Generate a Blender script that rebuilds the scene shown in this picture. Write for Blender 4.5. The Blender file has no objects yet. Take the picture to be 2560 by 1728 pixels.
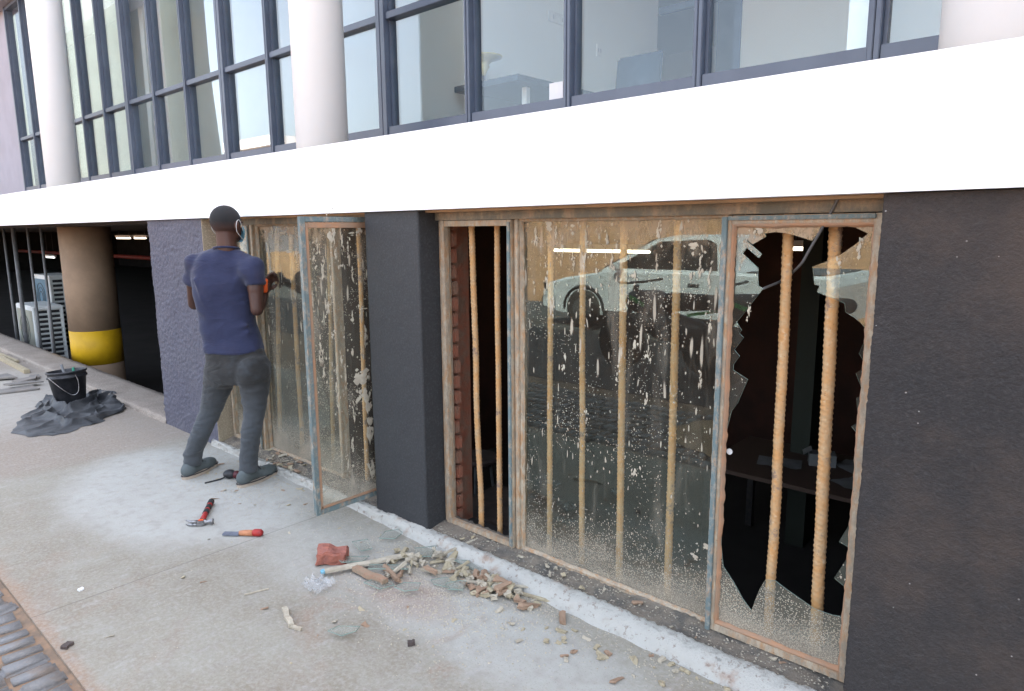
import bpy, bmesh, math, random
from math import sin, cos, pi, radians
from mathutils import Vector, Matrix, noise
from mathutils.geometry import tessellate_polygon
random.seed(7)
S = bpy.context.scene
COL = S.collection

# ------------------------------------------------------------------ camera
FPX, YAW, PIT, ROL, EYE = 1714.5, -0.73199516, 0.16707732, -0.00740579, 1.55
fw = Vector((cos(PIT)*sin(YAW), cos(PIT)*cos(YAW), -sin(PIT)))
rt0 = Vector((cos(YAW), -sin(YAW), 0.0)); up0 = rt0.cross(fw)
rt = rt0*cos(ROL) + up0*sin(ROL); up = -rt0*sin(ROL) + up0*cos(ROL)
CAM = Vector((0, 0, EYE))
cd = bpy.data.cameras.new('camera'); cam = bpy.data.objects.new('camera', cd); COL.objects.link(cam)
m3 = Matrix((rt, up, -fw)).transposed()
cam.matrix_world = Matrix.Translation(CAM) @ m3.to_4x4()
cd.sensor_width = 36; cd.lens = FPX/2560*36; cd.clip_start = 0.05; cd.clip_end = 2000
S.camera = cam

# ------------------------------------------------------------------ sky, sun, exposure
SUN_EL, SUN_AZ = radians(50), radians(20)      # azimuth measured from +Y towards +X
w = bpy.data.worlds.new('World'); S.world = w; w.use_nodes = True
nt = w.node_tree; bg = nt.nodes['Background']
sky = nt.nodes.new('ShaderNodeTexSky'); sky.sky_type = 'NISHITA'; sky.sun_disc = False
sky.sun_elevation = SUN_EL; sky.sun_rotation = SUN_AZ
sky.air_density = 1.0; sky.dust_density = 4.0; sky.ozone_density = 1.5
hs = nt.nodes.new('ShaderNodeHueSaturation'); hs.inputs['Saturation'].default_value = .52     # hazy, washed-out sky
nt.links.new(sky.outputs[0], hs.inputs['Color']); nt.links.new(hs.outputs[0], bg.inputs[0]); bg.inputs[1].default_value = 0.15
sl = bpy.data.lights.new('sun', 'SUN'); sl.energy = 3.6; sl.angle = radians(0.6); sl.color = (1, .93, .82)
so = bpy.data.objects.new('sun', sl); COL.objects.link(so)
sd = Vector((sin(SUN_AZ)*cos(SUN_EL), cos(SUN_AZ)*cos(SUN_EL), sin(SUN_EL)))
so.rotation_euler = sd.to_track_quat('Z', 'Y').to_euler(); so.location = (0, 0, 30)
S.view_settings.view_transform = 'Standard'; S.view_settings.look = 'None'
S.view_settings.exposure = 2.92; S.view_settings.gamma = 1
S.cycles.max_bounces = 10; S.cycles.transparent_max_bounces = 24
S.cycles.glossy_bounces = 6; S.cycles.diffuse_bounces = 4

# ------------------------------------------------------------------ photo measurements -> points in the place
K = 2560/2324
def ray(x, y): return rt*(x*K-1280) + up*(864-y*K) + fw*FPX
def G(x, y, z=0.0):
    d = ray(x, y); return CAM + d*((z-EYE)/d.z)
def F(x, y, Y):
    d = ray(x, y); return CAM + d*(Y/d.y)
def J(x, y, k): return CAM + ray(x, y)*(k/FPX)

# ------------------------------------------------------------------ materials
MATS = {}
LIGHT = {'white_paint', 'column_paint', 'office_paint', 'office_paint_warm', 'office_paint_grey', 'office_carpet', 'grey_violet_plaster', 'anodised_frame', 'desk_laminate', 'chair_shell', 'amber_lamp_glass', 'white_plastic', 'unit_casing'}
class N:
    def __init__(s, name):
        s.d = 1.0 if name in LIGHT else .76
        s.m = bpy.data.materials.new(name); s.m.use_nodes = True; s.t = s.m.node_tree
        s.b = s.t.nodes['Principled BSDF']; s.o = s.t.nodes['Material Output']
    def n(s, typ, **kw):
        x = s.t.nodes.new('ShaderNode'+typ)
        for k, v in kw.items(): setattr(x, k, v)
        return x
    def l(s, a, b): s.t.links.new(a, b)
    def pos(s): return s.n('NewGeometry').outputs['Position']
    def mapv(s, v, sc=(1, 1, 1), rot=(0, 0, 0), loc=(0, 0, 0)):
        m = s.n('Mapping'); s.l(v, m.inputs[0]); m.inputs['Scale'].default_value = sc
        m.inputs['Rotation'].default_value = rot; m.inputs['Location'].default_value = loc
        return m.outputs[0]
    def noise(s, v, scale, detail=5, rough=.6, dist=0):
        x = s.n('TexNoise'); s.l(v, x.inputs['Vector']); x.inputs['Scale'].default_value = scale
        x.inputs['Detail'].default_value = detail; x.inputs['Roughness'].default_value = rough
        x.inputs['Distortion'].default_value = dist
        return x.outputs[0]
    def ramp(s, f, a, b, va=0., vb=1.):
        x = s.n('MapRange'); x.interpolation_type = 'SMOOTHSTEP'; s.l(f, x.inputs[0])
        for i, q in enumerate((a, b, va, vb)): x.inputs[i+1].default_value = q
        return x.outputs[0]
    def math(s, op, a, b=None, c=None):
        x = s.n('Math'); x.operation = op
        for i, q in enumerate((a, b, c)):
            if q is None: continue
            if isinstance(q, (int, float)): x.inputs[i].default_value = q
            else: s.l(q, x.inputs[i])
        return x.outputs[0]
    def mix(s, f, a, b):
        x = s.n('Mix'); x.data_type = 'RGBA'
        if isinstance(f, (int, float)): x.inputs[0].default_value = f
        else: s.l(f, x.inputs[0])
        for i, q in ((6, a), (7, b)):
            if isinstance(q, tuple): x.inputs[i].default_value = (*[u*s.d for u in q], 1)
            else: s.l(q, x.inputs[i])
        return x.outputs[2]
    def xyz(s, v):
        x = s.n('SeparateXYZ'); s.l(v, x.inputs[0]); return x.outputs
    def bump(s, h, strength=.5, dist=.01):
        x = s.n('Bump'); x.inputs['Strength'].default_value = strength; x.inputs['Distance'].default_value = dist
        s.l(h, x.inputs['Height']); s.l(x.outputs[0], s.b.inputs['Normal'])
    def col(s, c):
        if isinstance(c, tuple): s.b.inputs['Base Color'].default_value = (*[u*s.d for u in c], 1)
        else: s.l(c, s.b.inputs['Base Color'])
    def rough(s, r): s.b.inputs['Roughness'].default_value = r
    def spec(s, r): s.b.inputs['Specular IOR Level'].default_value = r

def basic(name, c1, c2=None, sc=8, rough=.7, bs=60, bd=.002, bstr=.4, lo=.35, hi=.65, metal=0, spec=.4, obj=False):
    k = N(name)
    if obj: v = k.n('TexCoord').outputs['Object']
    else: v = k.pos()
    if c2: k.col(k.mix(k.ramp(k.noise(v, sc), lo, hi), c1, c2))
    else: k.col(c1)
    k.rough(rough); k.spec(spec); k.b.inputs['Metallic'].default_value = metal
    if bd: k.bump(k.noise(v, bs, 6, .65), bstr, bd)
    MATS[name] = k.m
    return k.m
def emit(name, c, st):
    k = N(name); k.col((.8, .8, .8)); k.b.inputs['Emission Color'].default_value = (*c, 1); k.b.inputs['Emission Strength'].default_value = st
    return k.m

M = {}
M['fascia'] = basic('white_paint', (.90, .90, .91), (.86, .86, .87), 1.2, .6, 25, .001, .3)
M['colpaint'] = basic('column_paint', (.89, .93, .95), (.87, .91, .93), 2, .55, 30, .001, .3)
M['soffit'] = basic('soffit_concrete', (.30, .25, .20), (.20, .16, .13), 3, .85, 30, .004)
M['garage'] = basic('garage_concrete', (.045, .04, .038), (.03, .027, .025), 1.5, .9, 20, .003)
M['purplewall'] = basic('grey_violet_plaster', (.30, .295, .34), (.27, .265, .30), 2, .8, 80, .001)
M['frame_up'] = basic('anodised_frame', (.062, .082, .118), (.05, .066, .10), 4, .42, 200, .0003, spec=.6)
M['office_wall'] = basic('office_paint', (.80, .81, .78), (.77, .78, .75), .8, .8, 50, .0005)
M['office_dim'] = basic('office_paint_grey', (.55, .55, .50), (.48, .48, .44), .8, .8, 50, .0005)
M['office_wall_warm'] = basic('office_paint_warm', (.60, .60, .48), (.55, .55, .44), .8, .8, 50, .0005)
M['office_dark'] = basic('blue_panel', (.13, .20, .34), (.10, .16, .28), 1.5, .35, 50, .0005)
M['carpet'] = basic('office_carpet', (.42, .42, .42), (.36, .36, .36), 20, .95)
M['desk'] = basic('desk_laminate', (.035, .055, .08), (.03, .045, .065), 6, .4, 60, .0003)
M['chairc'] = basic('chair_shell', (.035, .06, .095), (.03, .05, .08), 6, .5, 60, .0003)
M['lampy'] = basic('amber_lamp_glass', (.65, .55, .25), (.55, .45, .2), 6, .3, 60, .0003)
M['whitep'] = basic('white_plastic', (.78, .78, .76), (.70, .70, .68), 10, .4, 60, .0003)
M['paper'] = basic('paper', (.75, .76, .78), (.68, .70, .72), 10, .8, 60, .0003)
M['steel'] = basic('worn_steel', (.42, .42, .43), (.25, .24, .24), 60, .38, 200, .0003, metal=.8)
M['blacksteel'] = basic('dark_steel', (.03, .03, .032), (.06, .05, .045), 30, .5, 100, .0005)
M['black'] = basic('black_plastic', (.018, .019, .022), (.04, .04, .045), 18, .45, 80, .001)
M['rubber'] = basic('rubber', (.02, .02, .021), (.035, .033, .03), 18, .8, 80, .001)
M['red'] = basic('red_rubber', (.45, .03, .025), (.32, .02, .02), 30, .5, 80, .001)
M['orange'] = basic('orange_plastic', (.85, .13, .02), (.75, .10, .02), 30, .45, 80, .0005)
M['orangehandle'] = basic('salmon_wood_handle', (.62, .27, .13), (.52, .21, .10), 40, .6, 80, .0005)
M['greysleeve'] = basic('grey_blue_blade_sleeve', (.20, .22, .27), (.15, .16, .20), 40, .6, 80, .0005)
M['yellow'] = basic('yellow_paint', (.80, .47, .008), (.66, .38, .008), 5, .6, 40, .001)
M['colbeige'] = basic('bare_column_plaster', (.40, .28, .185), (.32, .225, .15), 3, .85, 40, .002)
M['grate'] = basic('unit_casing', (.68, .70, .69), (.58, .61, .60), 4, .5, 30, .0005)
M['unitblue'] = basic('unit_blue_panel', (.06, .17, .26), (.10, .22, .30), 6, .5, 30, .0005)
M['unitbeige'] = basic('unit_beige_panel', (.38, .37, .30), (.30, .33, .28), 8, .6, 30, .0005)
M['pipered'] = basic('red_pipe_paint', (.30, .03, .02), (.2, .02, .02), 5, .5)
M['pipe'] = basic('grey_conduit', (.17, .175, .18), (.12, .12, .12), 8, .5)
M['cardboard'] = basic('cardboard', (.12, .09, .075), (.08, .06, .055), 6, .85)
M['clothdark'] = basic('shirt_grime', (.2, .2, .3))
M['ringputty'] = basic('orange_putty', (.46, .25, .14), (.36, .24, .16), 14, .8, 70, .004, .6)
M['tyre'] = M['rubber']
M['teal'] = None

def mk_curb():
    k = N('whitewashed_mortar'); v = k.pos()
    a = k.noise(v, 45, 6, .7); sp = k.ramp(a, .56, .64)
    b = k.ramp(k.noise(v, 9, 4), .55, .72)
    c = k.mix(k.math('MULTIPLY', b, .75), (.60, .585, .53), (.42, .29, .21))
    k.col(k.mix(k.math('MULTIPLY', sp, .6), c, (.24, .16, .12)))
    k.rough(.9); k.bump(k.noise(v, 90, 8, .75), .9, .012); return k.m
M['curb'] = mk_curb()
def mk_ledge():
    k = N('crumbling_mortar'); v = k.pos()
    c = k.mix(k.ramp(k.noise(v, 12, 5), .4, .62), (.27, .225, .175), (.155, .14, .12))
    c = k.mix(k.ramp(k.noise(v, 60, 5), .58, .7), c, (.36, .33, .28))
    k.col(c); k.rough(.95); k.bump(k.noise(v, 80, 8, .75), 1., .012); return k.m
M['ledge'] = mk_ledge()

def mk_concrete():
    k = N('apron_concrete'); v = k.pos(); x, y, z = k.xyz(v)
    big = k.noise(v, 1.1, 6, .6, .6); med = k.noise(v, 5, 6, .65); fine = k.noise(v, 60, 6, .7)
    c = k.mix(k.ramp(big, .35, .65), (.328, .302, .238), (.280, .244, .182))
    c = k.mix(k.ramp(med, .40, .7, 0, .5), c, (.372, .355, .298))
    def blob(cx, cy, rx, ry, soft=.35, wob=.5, rot=0.):
        m = k.mapv(v, (1/rx, 1/ry, 0), loc=(-cx/rx, -cy/ry, 0))
        d = k.n('VectorMath'); d.operation = 'LENGTH'; k.l(m, d.inputs[0])
        dd = k.math('ADD', d.outputs['Value'], k.math('MULTIPLY', k.math('SUBTRACT', k.noise(v, 2.3, 6, .65), .5), wob*2))
        return k.ramp(dd, 1+soft, 1-soft)
    # brown untreated part of the slab, far left
    br = k.math('MULTIPLY', k.ramp(k.math('ADD', x, k.math('MULTIPLY', k.noise(v, 1.5), .3)), -4.93, -5.25), .85)
    c = k.mix(br, c, (.32, .26, .205))
    # pale plaster dust round the workman and the tools
    dust = k.math('MAXIMUM', blob(-4.15, 1.65, .95, .62, .22, .25), k.math('MULTIPLY', blob(-1.75, 1.75, .7, .22, .4, .7), .8))
    dust = k.math('MAXIMUM', dust, k.math('MULTIPLY', blob(-2.75, 1.75, .5, .3, .4, .5), .55))
    c = k.mix(k.math('MULTIPLY', dust, k.ramp(med, .2, .75, .95, .65)), c, (.50, .50, .46))
    far = blob(-8.2, 1.3, 1.6, .9, .3, .4)
    c = k.mix(k.math('MULTIPLY', far, .6), c, (.50, .48, .43))
    # red earth stains
    red = k.math('MULTIPLY', k.ramp(k.noise(v, 1.9, 7, .7, 1.0), .50, .66), k.math('MAXIMUM', blob(-1.55, 1.55, .95, .38, .5, .6), k.math('MULTIPLY', blob(-3.4, .85, 1.3, .45, .5, .5), .35)))
    c = k.mix(k.math('MULTIPLY', red, .85), c, (.32, .215, .15))
    red2 = blob(-2.15, 1.72, .22, .12, .6, .6)
    c = k.mix(k.math('MULTIPLY', red2, .55), c, (.33, .215, .16))
    # earth along the cobbles
    e = k.math('ADD', y, k.math('MULTIPLY', k.noise(v, 7), .06))
    c = k.mix(k.ramp(e, .70, .635, 0, .8), c, (.36, .24, .16))
    c = k.mix(k.ramp(k.noise(v, 15, 7, .75), .46, .66, 0, .38), c, (.25, .21, .175))
    c = k.mix(k.ramp(k.noise(k.mapv(v, (4, 1.2, 1), (0, 0, -.5)), 5, 7, .75), .52, .68, 0, .35), c, (.47, .45, .42))
    # grime in small specks and scuffs
    c = k.mix(k.ramp(k.noise(v, 38, 5, .7), .66, .74, 0, .5), c, (.17, .13, .11))
    c = k.mix(k.ramp(k.noise(k.mapv(v, (22, 5, 1), (0, 0, .6)), 1.5, 6, .7), .62, .75, 0, .35), c, (.22, .18, .15))
    c = k.mix(k.ramp(fine, .38, .70, 0, .38), c, (.54, .52, .49)); c = k.mix(k.ramp(k.noise(v, 130, 3, .8), .57, .66, 0, .45), c, (.20, .16, .14))
    # control joints
    def joint(coord, at, wid=.0035):
        d = k.math('ABSOLUTE', k.math('SUBTRACT', k.math('ADD', coord, k.math('MULTIPLY', k.noise(v, 9), .008)), at))
        return k.ramp(d, wid, wid*.4)
    jj = k.math('MAXIMUM', joint(x, -3.19), joint(x, -7.9))
    c = k.mix(k.math('MULTIPLY', jj, .55), c, (.10, .085, .07))
    k.col(c); k.rough(.88); k.spec(.25)
    k.bump(k.math('SUBTRACT', k.math('ADD', k.noise(v, 25, 8, .7), k.math('MULTIPLY', fine, .4)), jj), .35, .006)
    return k.m
M['concrete'] = mk_concrete()

def mk_wall(name, a, b, scale, bd, spk=.0, rough=.75, bscale=70, dust=None):
    k = N(name); v = k.pos()
    c = k.mix(k.ramp(k.noise(v, scale, 6, .65), .35, .68), a, b)
    c = k.mix(k.ramp(k.noise(v, 90, 4, .7), .45, .72, 0, .6), c, tuple(q*2.0 for q in a))
    c = k.mix(k.ramp(k.noise(v, 150, 3, .8), .55, .68, 0, .5), c, tuple(q*.45 for q in a))
    if dust:
        z = k.xyz(v)[2]
        dm = k.math('MULTIPLY', k.ramp(k.noise(v, 2.2, 7, .7), .42, .7), dust[1])
        c = k.mix(dm, c, dust[0])
    if spk:
        vo = k.n('TexVoronoi'); vo.inputs['Scale'].default_value = 55; k.l(v, vo.inputs['Vector'])
        r = k.xyz(vo.outputs['Color'])
        mk = k.math('MULTIPLY', k.ramp(vo.outputs['Distance'], .16, .10), k.ramp(r[0], 1-spk, 1-spk+.02))
        c = k.mix(k.math('MULTIPLY', mk, .8), c, (.5, .47, .44))
    k.col(c); k.rough(rough); k.spec(.35)
    k.bump(k.math('ADD', k.noise(v, bscale, 7, .7), k.math('MULTIPLY', k.noise(v, bscale*.25, 4), .6)), .8, bd)
    return k.m
M['wallR'] = mk_wall('charcoal_textured_paint', (.037, .034, .034), (.047, .041, .039), 3, .009, .03, .75, 130, ((.090, .066, .053), .8))
M['pillar'] = mk_wall('charcoal_smooth_paint', (.039, .041, .044), (.035, .036, .039), 3, .0015, 0, .62, 60)
M['block'] = mk_wall('violet_charcoal_rough_paint', (.105, .105, .14), (.088, .088, .122), 2, .009, 0, .62, 60, ((.17, .165, .18), .3))
M['reveal'] = mk_wall('bare_beige_render', (.42, .35, .25), (.35, .28, .20), 5, .004, 0, .9, 60)

def mk_brick():
    k = N('red_brickwork'); v = k.pos(); br = k.n('TexBrick')
    x = k.xyz(v); cmb = k.n('CombineXYZ'); k.l(k.math('ADD', x[0], x[1]), cmb.inputs[0]); k.l(x[2], cmb.inputs[1])
    k.l(cmb.outputs[0], br.inputs['Vector']); br.inputs['Scale'].default_value = 1
    br.inputs['Brick Width'].default_value = .23; br.inputs['Row Height'].default_value = .085; br.inputs['Mortar Size'].default_value = .006
    br.inputs['Color1'].default_value = (.30, .105, .06, 1); br.inputs['Color2'].default_value = (.22, .08, .05, 1); br.inputs['Mortar'].default_value = (.25, .19, .15, 1)
    k.col(k.mix(k.ramp(k.noise(v, 20), .4, .7, 0, .4), br.outputs[0], (.30, .17, .12))); k.rough(.9)
    k.bump(k.noise(v, 70), .5, .004); return k.m
M['brick'] = mk_brick()
M['bounce_orange'] = basic('bounce_lit_soffit', (.50, .32, .18), (.36, .25, .15), 9, .9, 50, .003)  # orange carries the warm light bounced up under the fascia
M['darkbrick'] = basic('shaded_basement_brick', (.075, .028, .018), (.05, .022, .016), 4, .9, 40, .004)  # brick colour lowered to hold the darkness of the unlit room
M['redbrick'] = basic('broken_clay_brick', (.42, .15, .10), (.33, .13, .10), 25, .9, 90, .006, .8)
M['jambbrick'] = basic('chipped_clay_brick', (.34, .12, .07), (.26, .16, .11), 12, .9, 60, .006, .8)

def mk_rusty(name, base, o1, o2, cov=.5, sc=14):
    k = N(name); v = k.pos()
    n1 = k.noise(k.mapv(v, (1, 1, .55)), sc, 8, .8); n2 = k.noise(k.mapv(v, (3, 3, 1)), sc*.8, 5, .6)
    c = k.mix(k.ramp(n2, .4, .62), o1, o2)
    c = k.mix(k.ramp(n1, cov-.11, cov+.11), base, c)
    c = k.mix(k.ramp(k.noise(v, 130, 3, .6), .63, .7, 0, .6), c, (.12, .08, .06))
    k.col(c); k.rough(.75); k.bump(k.noise(v, 60, 7, .7), .6, .004); return k.m
M['steelframe'] = mk_rusty('dirty_window_frame', (.33, .275, .205), (.50, .42, .31), (.47, .275, .14), .48, 26)
M['tealframe'] = mk_rusty('worn_teal_frame', (.14, .195, .20), (.44, .41, .34), (.42, .27, .16), .56, 34)
M['headerframe'] = mk_rusty('grimy_green_header', (.15, .14, .105), (.40, .29, .18), (.27, .20, .14), .52, 7)

def mk_rebar():
    k = N('primed_rebar'); v = k.pos()
    c = k.mix(k.ramp(k.noise(v, 14, 6, .7), .35, .65), (.68, .36, .135), (.62, .42, .23))
    c = k.mix(k.ramp(k.noise(v, 7, 7, .75), .57, .63, 0, .85), c, (.27, .19, .155))
    c = k.mix(k.ramp(k.noise(v, 40, 5, .7), .58, .68, 0, .7), c, (.74, .58, .38))
    c = k.mix(k.ramp(k.noise(v, 120, 3), .66, .72, 0, .7), c, (.14, .08, .05))
    k.col(c); k.rough(.85); k.bump(k.math('ADD', k.noise(v, 150, 5, .7), k.noise(v, 45, 5, .7)), .8, .004); return k.m
M['rebar'] = mk_rebar()

def glass_shader(k, tint=(.80, .88, .84), f0=.045, gcol=(.95, .98, .97, 1), pw=5.0):
    """thin sheet: clear transmission plus mirror reflection"""
    tr = k.n('BsdfTransparent'); tr.inputs[0].default_value = (*tint, 1)
    gl = k.n('BsdfGlossy'); gl.inputs['Roughness'].default_value = 0.0; gl.inputs[0].default_value = gcol
    lw = k.n('LayerWeight'); lw.inputs[0].default_value = .5
    f5 = k.math('POWER', lw.outputs['Facing'], pw)
    fr = k.math('ADD', k.math('MULTIPLY', f5, 1-f0), f0)
    mx = k.n('MixShader'); k.l(fr, mx.inputs[0]); k.l(tr.outputs[0], mx.inputs[1]); k.l(gl.outputs[0], mx.inputs[2])
    return mx.outputs[0]
def mk_glass(name, tint, f0=.045, gcol=(.95, .98, .97, 1), pw=5.0):
    k = N(name); k.t.nodes.remove(k.b); k.l(glass_shader(k, tint, f0, gcol, pw), k.o.inputs[0]); return k.m
M['glassclear'] = mk_glass('clear_glass', (.90, .95, .93), .05)
M['glassup'] = mk_glass('office_glass', (.93, .97, .98), .035, (.95, .98, 1, 1), 3.7)
M['glassback'] = mk_glass('glass_back_face', (.95, .97, .96), .05, (.78, .96, .93, 1))
def mk_edge():
    k = N('glass_cut_edge'); k.col((.28, .38, .33)); k.rough(.25); return k.m
M['glassedge'] = mk_edge()

def mk_dirty(name, film=.07, sp_lo=.05, sp_hi=.55, drips=.62, topgrime=.6, hz=.42):
    k = N(name); k.t.nodes.remove(k.b); v = k.pos(); x, y, z = k.xyz(v)
    u = k.math('SUBTRACT', x, y)
    cmb = k.n('CombineXYZ'); k.l(u, cmb.inputs[0]); k.l(z, cmb.inputs[1]); uv = cmb.outputs[0]
    def vor(sc, su, sv, rot, r0, r1, thr):
        m = k.mapv(uv, (su, sv, 1), (0, 0, rot)); vo = k.n('TexVoronoi'); vo.inputs['Scale'].default_value = sc
        vo.voronoi_dimensions = '2D'
        wv = k.n('VectorMath'); wv.operation = 'ADD'; k.l(m, wv.inputs[0])
        nz = k.n('TexNoise'); nz.inputs['Scale'].default_value = sc*1.1; k.l(m, nz.inputs['Vector'])
        sb = k.n('VectorMath'); sb.operation = 'SCALE'; k.l(nz.outputs['Color'], sb.inputs[0]); sb.inputs['Scale'].default_value = .55/sc
        k.l(sb.outputs[0], wv.inputs[1]); k.l(wv.outputs[0], vo.inputs['Vector'])
        rnd = k.xyz(vo.outputs['Color'])
        size = k.math('MULTIPLY', k.ramp(vo.outputs['Distance'], r1, r0), 1.0)
        t = thr if not isinstance(thr, (int, float)) else thr
        sel = k.math('LESS_THAN', rnd[0], t)
        return k.math('MULTIPLY', size, sel)
    low = k.ramp(k.math('ADD', z, k.math('MULTIPLY', k.math('SUBTRACT', k.noise(uv, 3.5, 5, .6), .5), .35)), hz, .06)                       # gets dirtier towards the sill
    thr = k.math('ADD', k.math('MULTIPLY', k.math('POWER', low, 1.6), sp_hi), k.math('MULTIPLY', k.ramp(k.noise(uv, 3.4, 5, .6), .44, .66), sp_lo*2.2))
    specks = vor(105, 1, 1, .3, .14, .34, thr)
    specks2 = vor(170, 1, 1, .9, .2, .4, thr)
    flecks = vor(34, 1.0, .5, .25, .05, .14, k.math('MULTIPLY', k.ramp(k.noise(uv, 2.6, 4), .42, .66), .50))
    upm = k.ramp(z, .70, 1.25)
    dr = vor(11, 1.8, .26, -.06, .07, .17, k.math('MULTIPLY', upm, drips*.75))
    dr2 = vor(22, 1.6, .32, .08, .06, .15, k.math('MULTIPLY', k.ramp(z, .3, .9), drips*.35))
    m = specks
    for q in (specks2, flecks, dr, dr2): m = k.math('MAXIMUM', m, q)
    top = k.math('MULTIPLY', k.ramp(k.math('ADD', z, k.math('MULTIPLY', k.noise(k.mapv(uv, (1.5, .7, 1)), 7, 8, .75), .75)), 1.80, 1.98), topgrime)
    filmv = k.math('ADD', k.math('MULTIPLY', k.noise(k.mapv(uv, (1, .35, 1)), 5, 5, .6), film), k.math('MULTIPLY', k.math('POWER', low, 2.0), .48))
    smear = k.math('MULTIPLY', k.ramp(k.noise(k.mapv(uv, (3.2, .5, 1), (0, 0, .15)), 3, 6, .65, .6), .52, .72), .34*drips)
    filmv = k.math('ADD', filmv, smear)
    m = k.math('MAXIMUM', k.math('MULTIPLY', m, .9), k.math('MAXIMUM', filmv, top))
    m = k.math('MINIMUM', m, .95)
    dif = k.n('BsdfDiffuse')
    c = k.mix(k.ramp(k.noise(uv, 6, 5), .4, .65), (.54, .475, .37), (.44, .39, .31))
    c = k.mix(k.math('MULTIPLY', k.ramp(z, 1.3, 1.6), .7), c, (.42, .28, .165))
    k.l(c, dif.inputs[0])
    mx = k.n('MixShader'); k.l(m, mx.inputs[0]); k.l(glass_shader(k, (.95, .96, .91), .065, (.80, .97, .94, 1)), mx.inputs[1]); k.l(dif.outputs[0], mx.inputs[2])
    k.l(mx.outputs[0], k.o.inputs[0]); return k.m
M['dirty'] = mk_dirty('dusty_spattered_glass')
M['dirtyleft'] = mk_dirty('heavily_soiled_glass', .26, .08, .7, .6, .9, .50)
M['dirtyleaf'] = mk_dirty('spattered_leaf_glass', .24, .10, .6, 1.25, .25, .55)
M['dirtybroken'] = mk_dirty('cloudy_broken_glass', .12, .04, .95, .12, 1.0, .50)
M['splash'] = basic('dried_cement', (.60, .54, .42), (.48, .42, .33), 30, .9, 90, .002)

M['putty'] = basic('dry_putty', (.50, .43, .29), (.40, .33, .22), 40, .9, 120, .003, obj=True)
M['puttyred'] = basic('red_putty', (.38, .23, .15), (.34, .25, .17), 40, .9, 120, .003, obj=True)
M['puttypale'] = basic('pale_mortar', (.55, .49, .38), (.44, .38, .29), 40, .9, 120, .003, obj=True)
M['shardglass'] = None
def mk_cobble():
    k = N('granite_setts'); v = k.pos()
    vo = k.n('TexVoronoi'); vo.inputs['Scale'].default_value = 6.5; k.l(v, vo.inputs['Vector'])
    r = k.xyz(vo.outputs['Color'])
    c = k.mix(r[0], (.26, .265, .275), (.20, .185, .17))
    c = k.mix(k.ramp(k.noise(v, 70, 6, .7), .4, .7, 0, .6), c, (.30, .28, .26))
    c = k.mix(k.ramp(k.noise(v, 6, 5), .55, .7, 0, .6), c, (.30, .22, .16))
    k.col(c); k.rough(.8); k.bump(k.noise(v, 60, 6, .7), .7, .006); return k.m
M['cobble'] = mk_cobble()
M['earthfill'] = basic('joint_earth', (.34, .22, .14), (.20, .15, .11), 12, .95, 60, .006)
M['earth'] = basic('sunlit_earth', (.42, .215, .10), (.32, .17, .085), .35, .95, 3, .05, .5)
M['sun_patch'] = basic('painted_sun_patch', (.50, .33, .19), (.42, .28, .17), 4, .95, 50, .004)  # pale orange stands in for sunlight on the ground
M['asphalt'] = basic('old_asphalt', (.075, .07, .068), (.055, .052, .05), 3, .9, 60, .004)

def mk_cloth(name, a, b, sc=2.5, wr=.02, fade=None, rough=.9):
    k = N(name); v = k.pos()
    c = k.mix(k.ramp(k.noise(v, sc*2, 5), .35, .7), a, b)
    if fade: c = k.mix(k.ramp(k.noise(v, 3.5, 4), .52, .72, 0, .6), c, fade)
    if name.endswith('denim'): c = k.mix(k.ramp(k.math('ADD', k.xyz(v)[2], k.math('MULTIPLY', k.noise(v, 5), .2)), .85, .45, 0, .75), c, (.080, .090, .100))
    k.col(c); k.rough(rough); k.spec(.15); k.b.inputs['Sheen Weight'].default_value = .15
    w1 = k.noise(k.mapv(v, (1, 1, 2.4), (.6, .2, 0)), 4.5, 4, .5, 1.2); w2 = k.noise(v, 260, 2)
    k.bump(k.math('ADD', w1, k.math('MULTIPLY', w2, .04)), .7, wr); return k.m
M['shirt'] = mk_cloth('faded_navy_cotton', (.036, .042, .088), (.027, .031, .068), 2.5, .018, (.074, .068, .105))
M['jeans'] = mk_cloth('dusty_grey_denim', (.044, .043, .042), (.030, .029, .028), 3, .03, (.072, .084, .098))
M['skin'] = basic('dark_brown_skin', (.085, .036, .024), (.065, .028, .02), 6, .5, 120, .0005)
M['hair'] = basic('short_black_hair', (.010, .009, .010), (.018, .016, .018), 60, .75, 300, .004, .9)
M['mask'] = basic('blue_mask_fabric', (.22, .50, .62), (.18, .44, .58), 20, .8)
M['strap'] = basic('white_elastic', (.75, .74, .72), None)
M['shoe'] = basic('dusty_grey_canvas', (.115, .135, .138), (.085, .10, .10), 12, .85, 200, .001)
M['sole'] = basic('shoe_rubber', (.52, .42, .33), (.42, .34, .27), 12, .7)
M['solestripe'] = basic('black_foxing', (.03, .03, .035), None)
M['tarp'] = basic('dusty_black_sack', (.028, .030, .034), (.085, .088, .092), 5, .6, 18, .004, .5)
M['carpaint'] = basic('white_car_paint', (.60, .62, .66), None, rough=.25, bd=0)
M['carglass'] = basic('dark_car_glass', (.012, .014, .015), None, rough=.08, bd=0, spec=.6)
M['green'] = basic('green_decal', (.05, .5, .12), None, rough=.4)
M['slabgrey'] = basic('slate_offcut', (.20, .19, .18), (.27, .24, .21), 12, .85, 60, .003)
M['towerg'] = basic('grey_green_cladding', (.17, .20, .185), (.15, .175, .165), .3, .5)
M['tube'] = emit('fluorescent_tube', (1, .86, .62), .9)
M['tubew'] = emit('cool_tube', (.95, .97, 1), .8)

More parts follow.
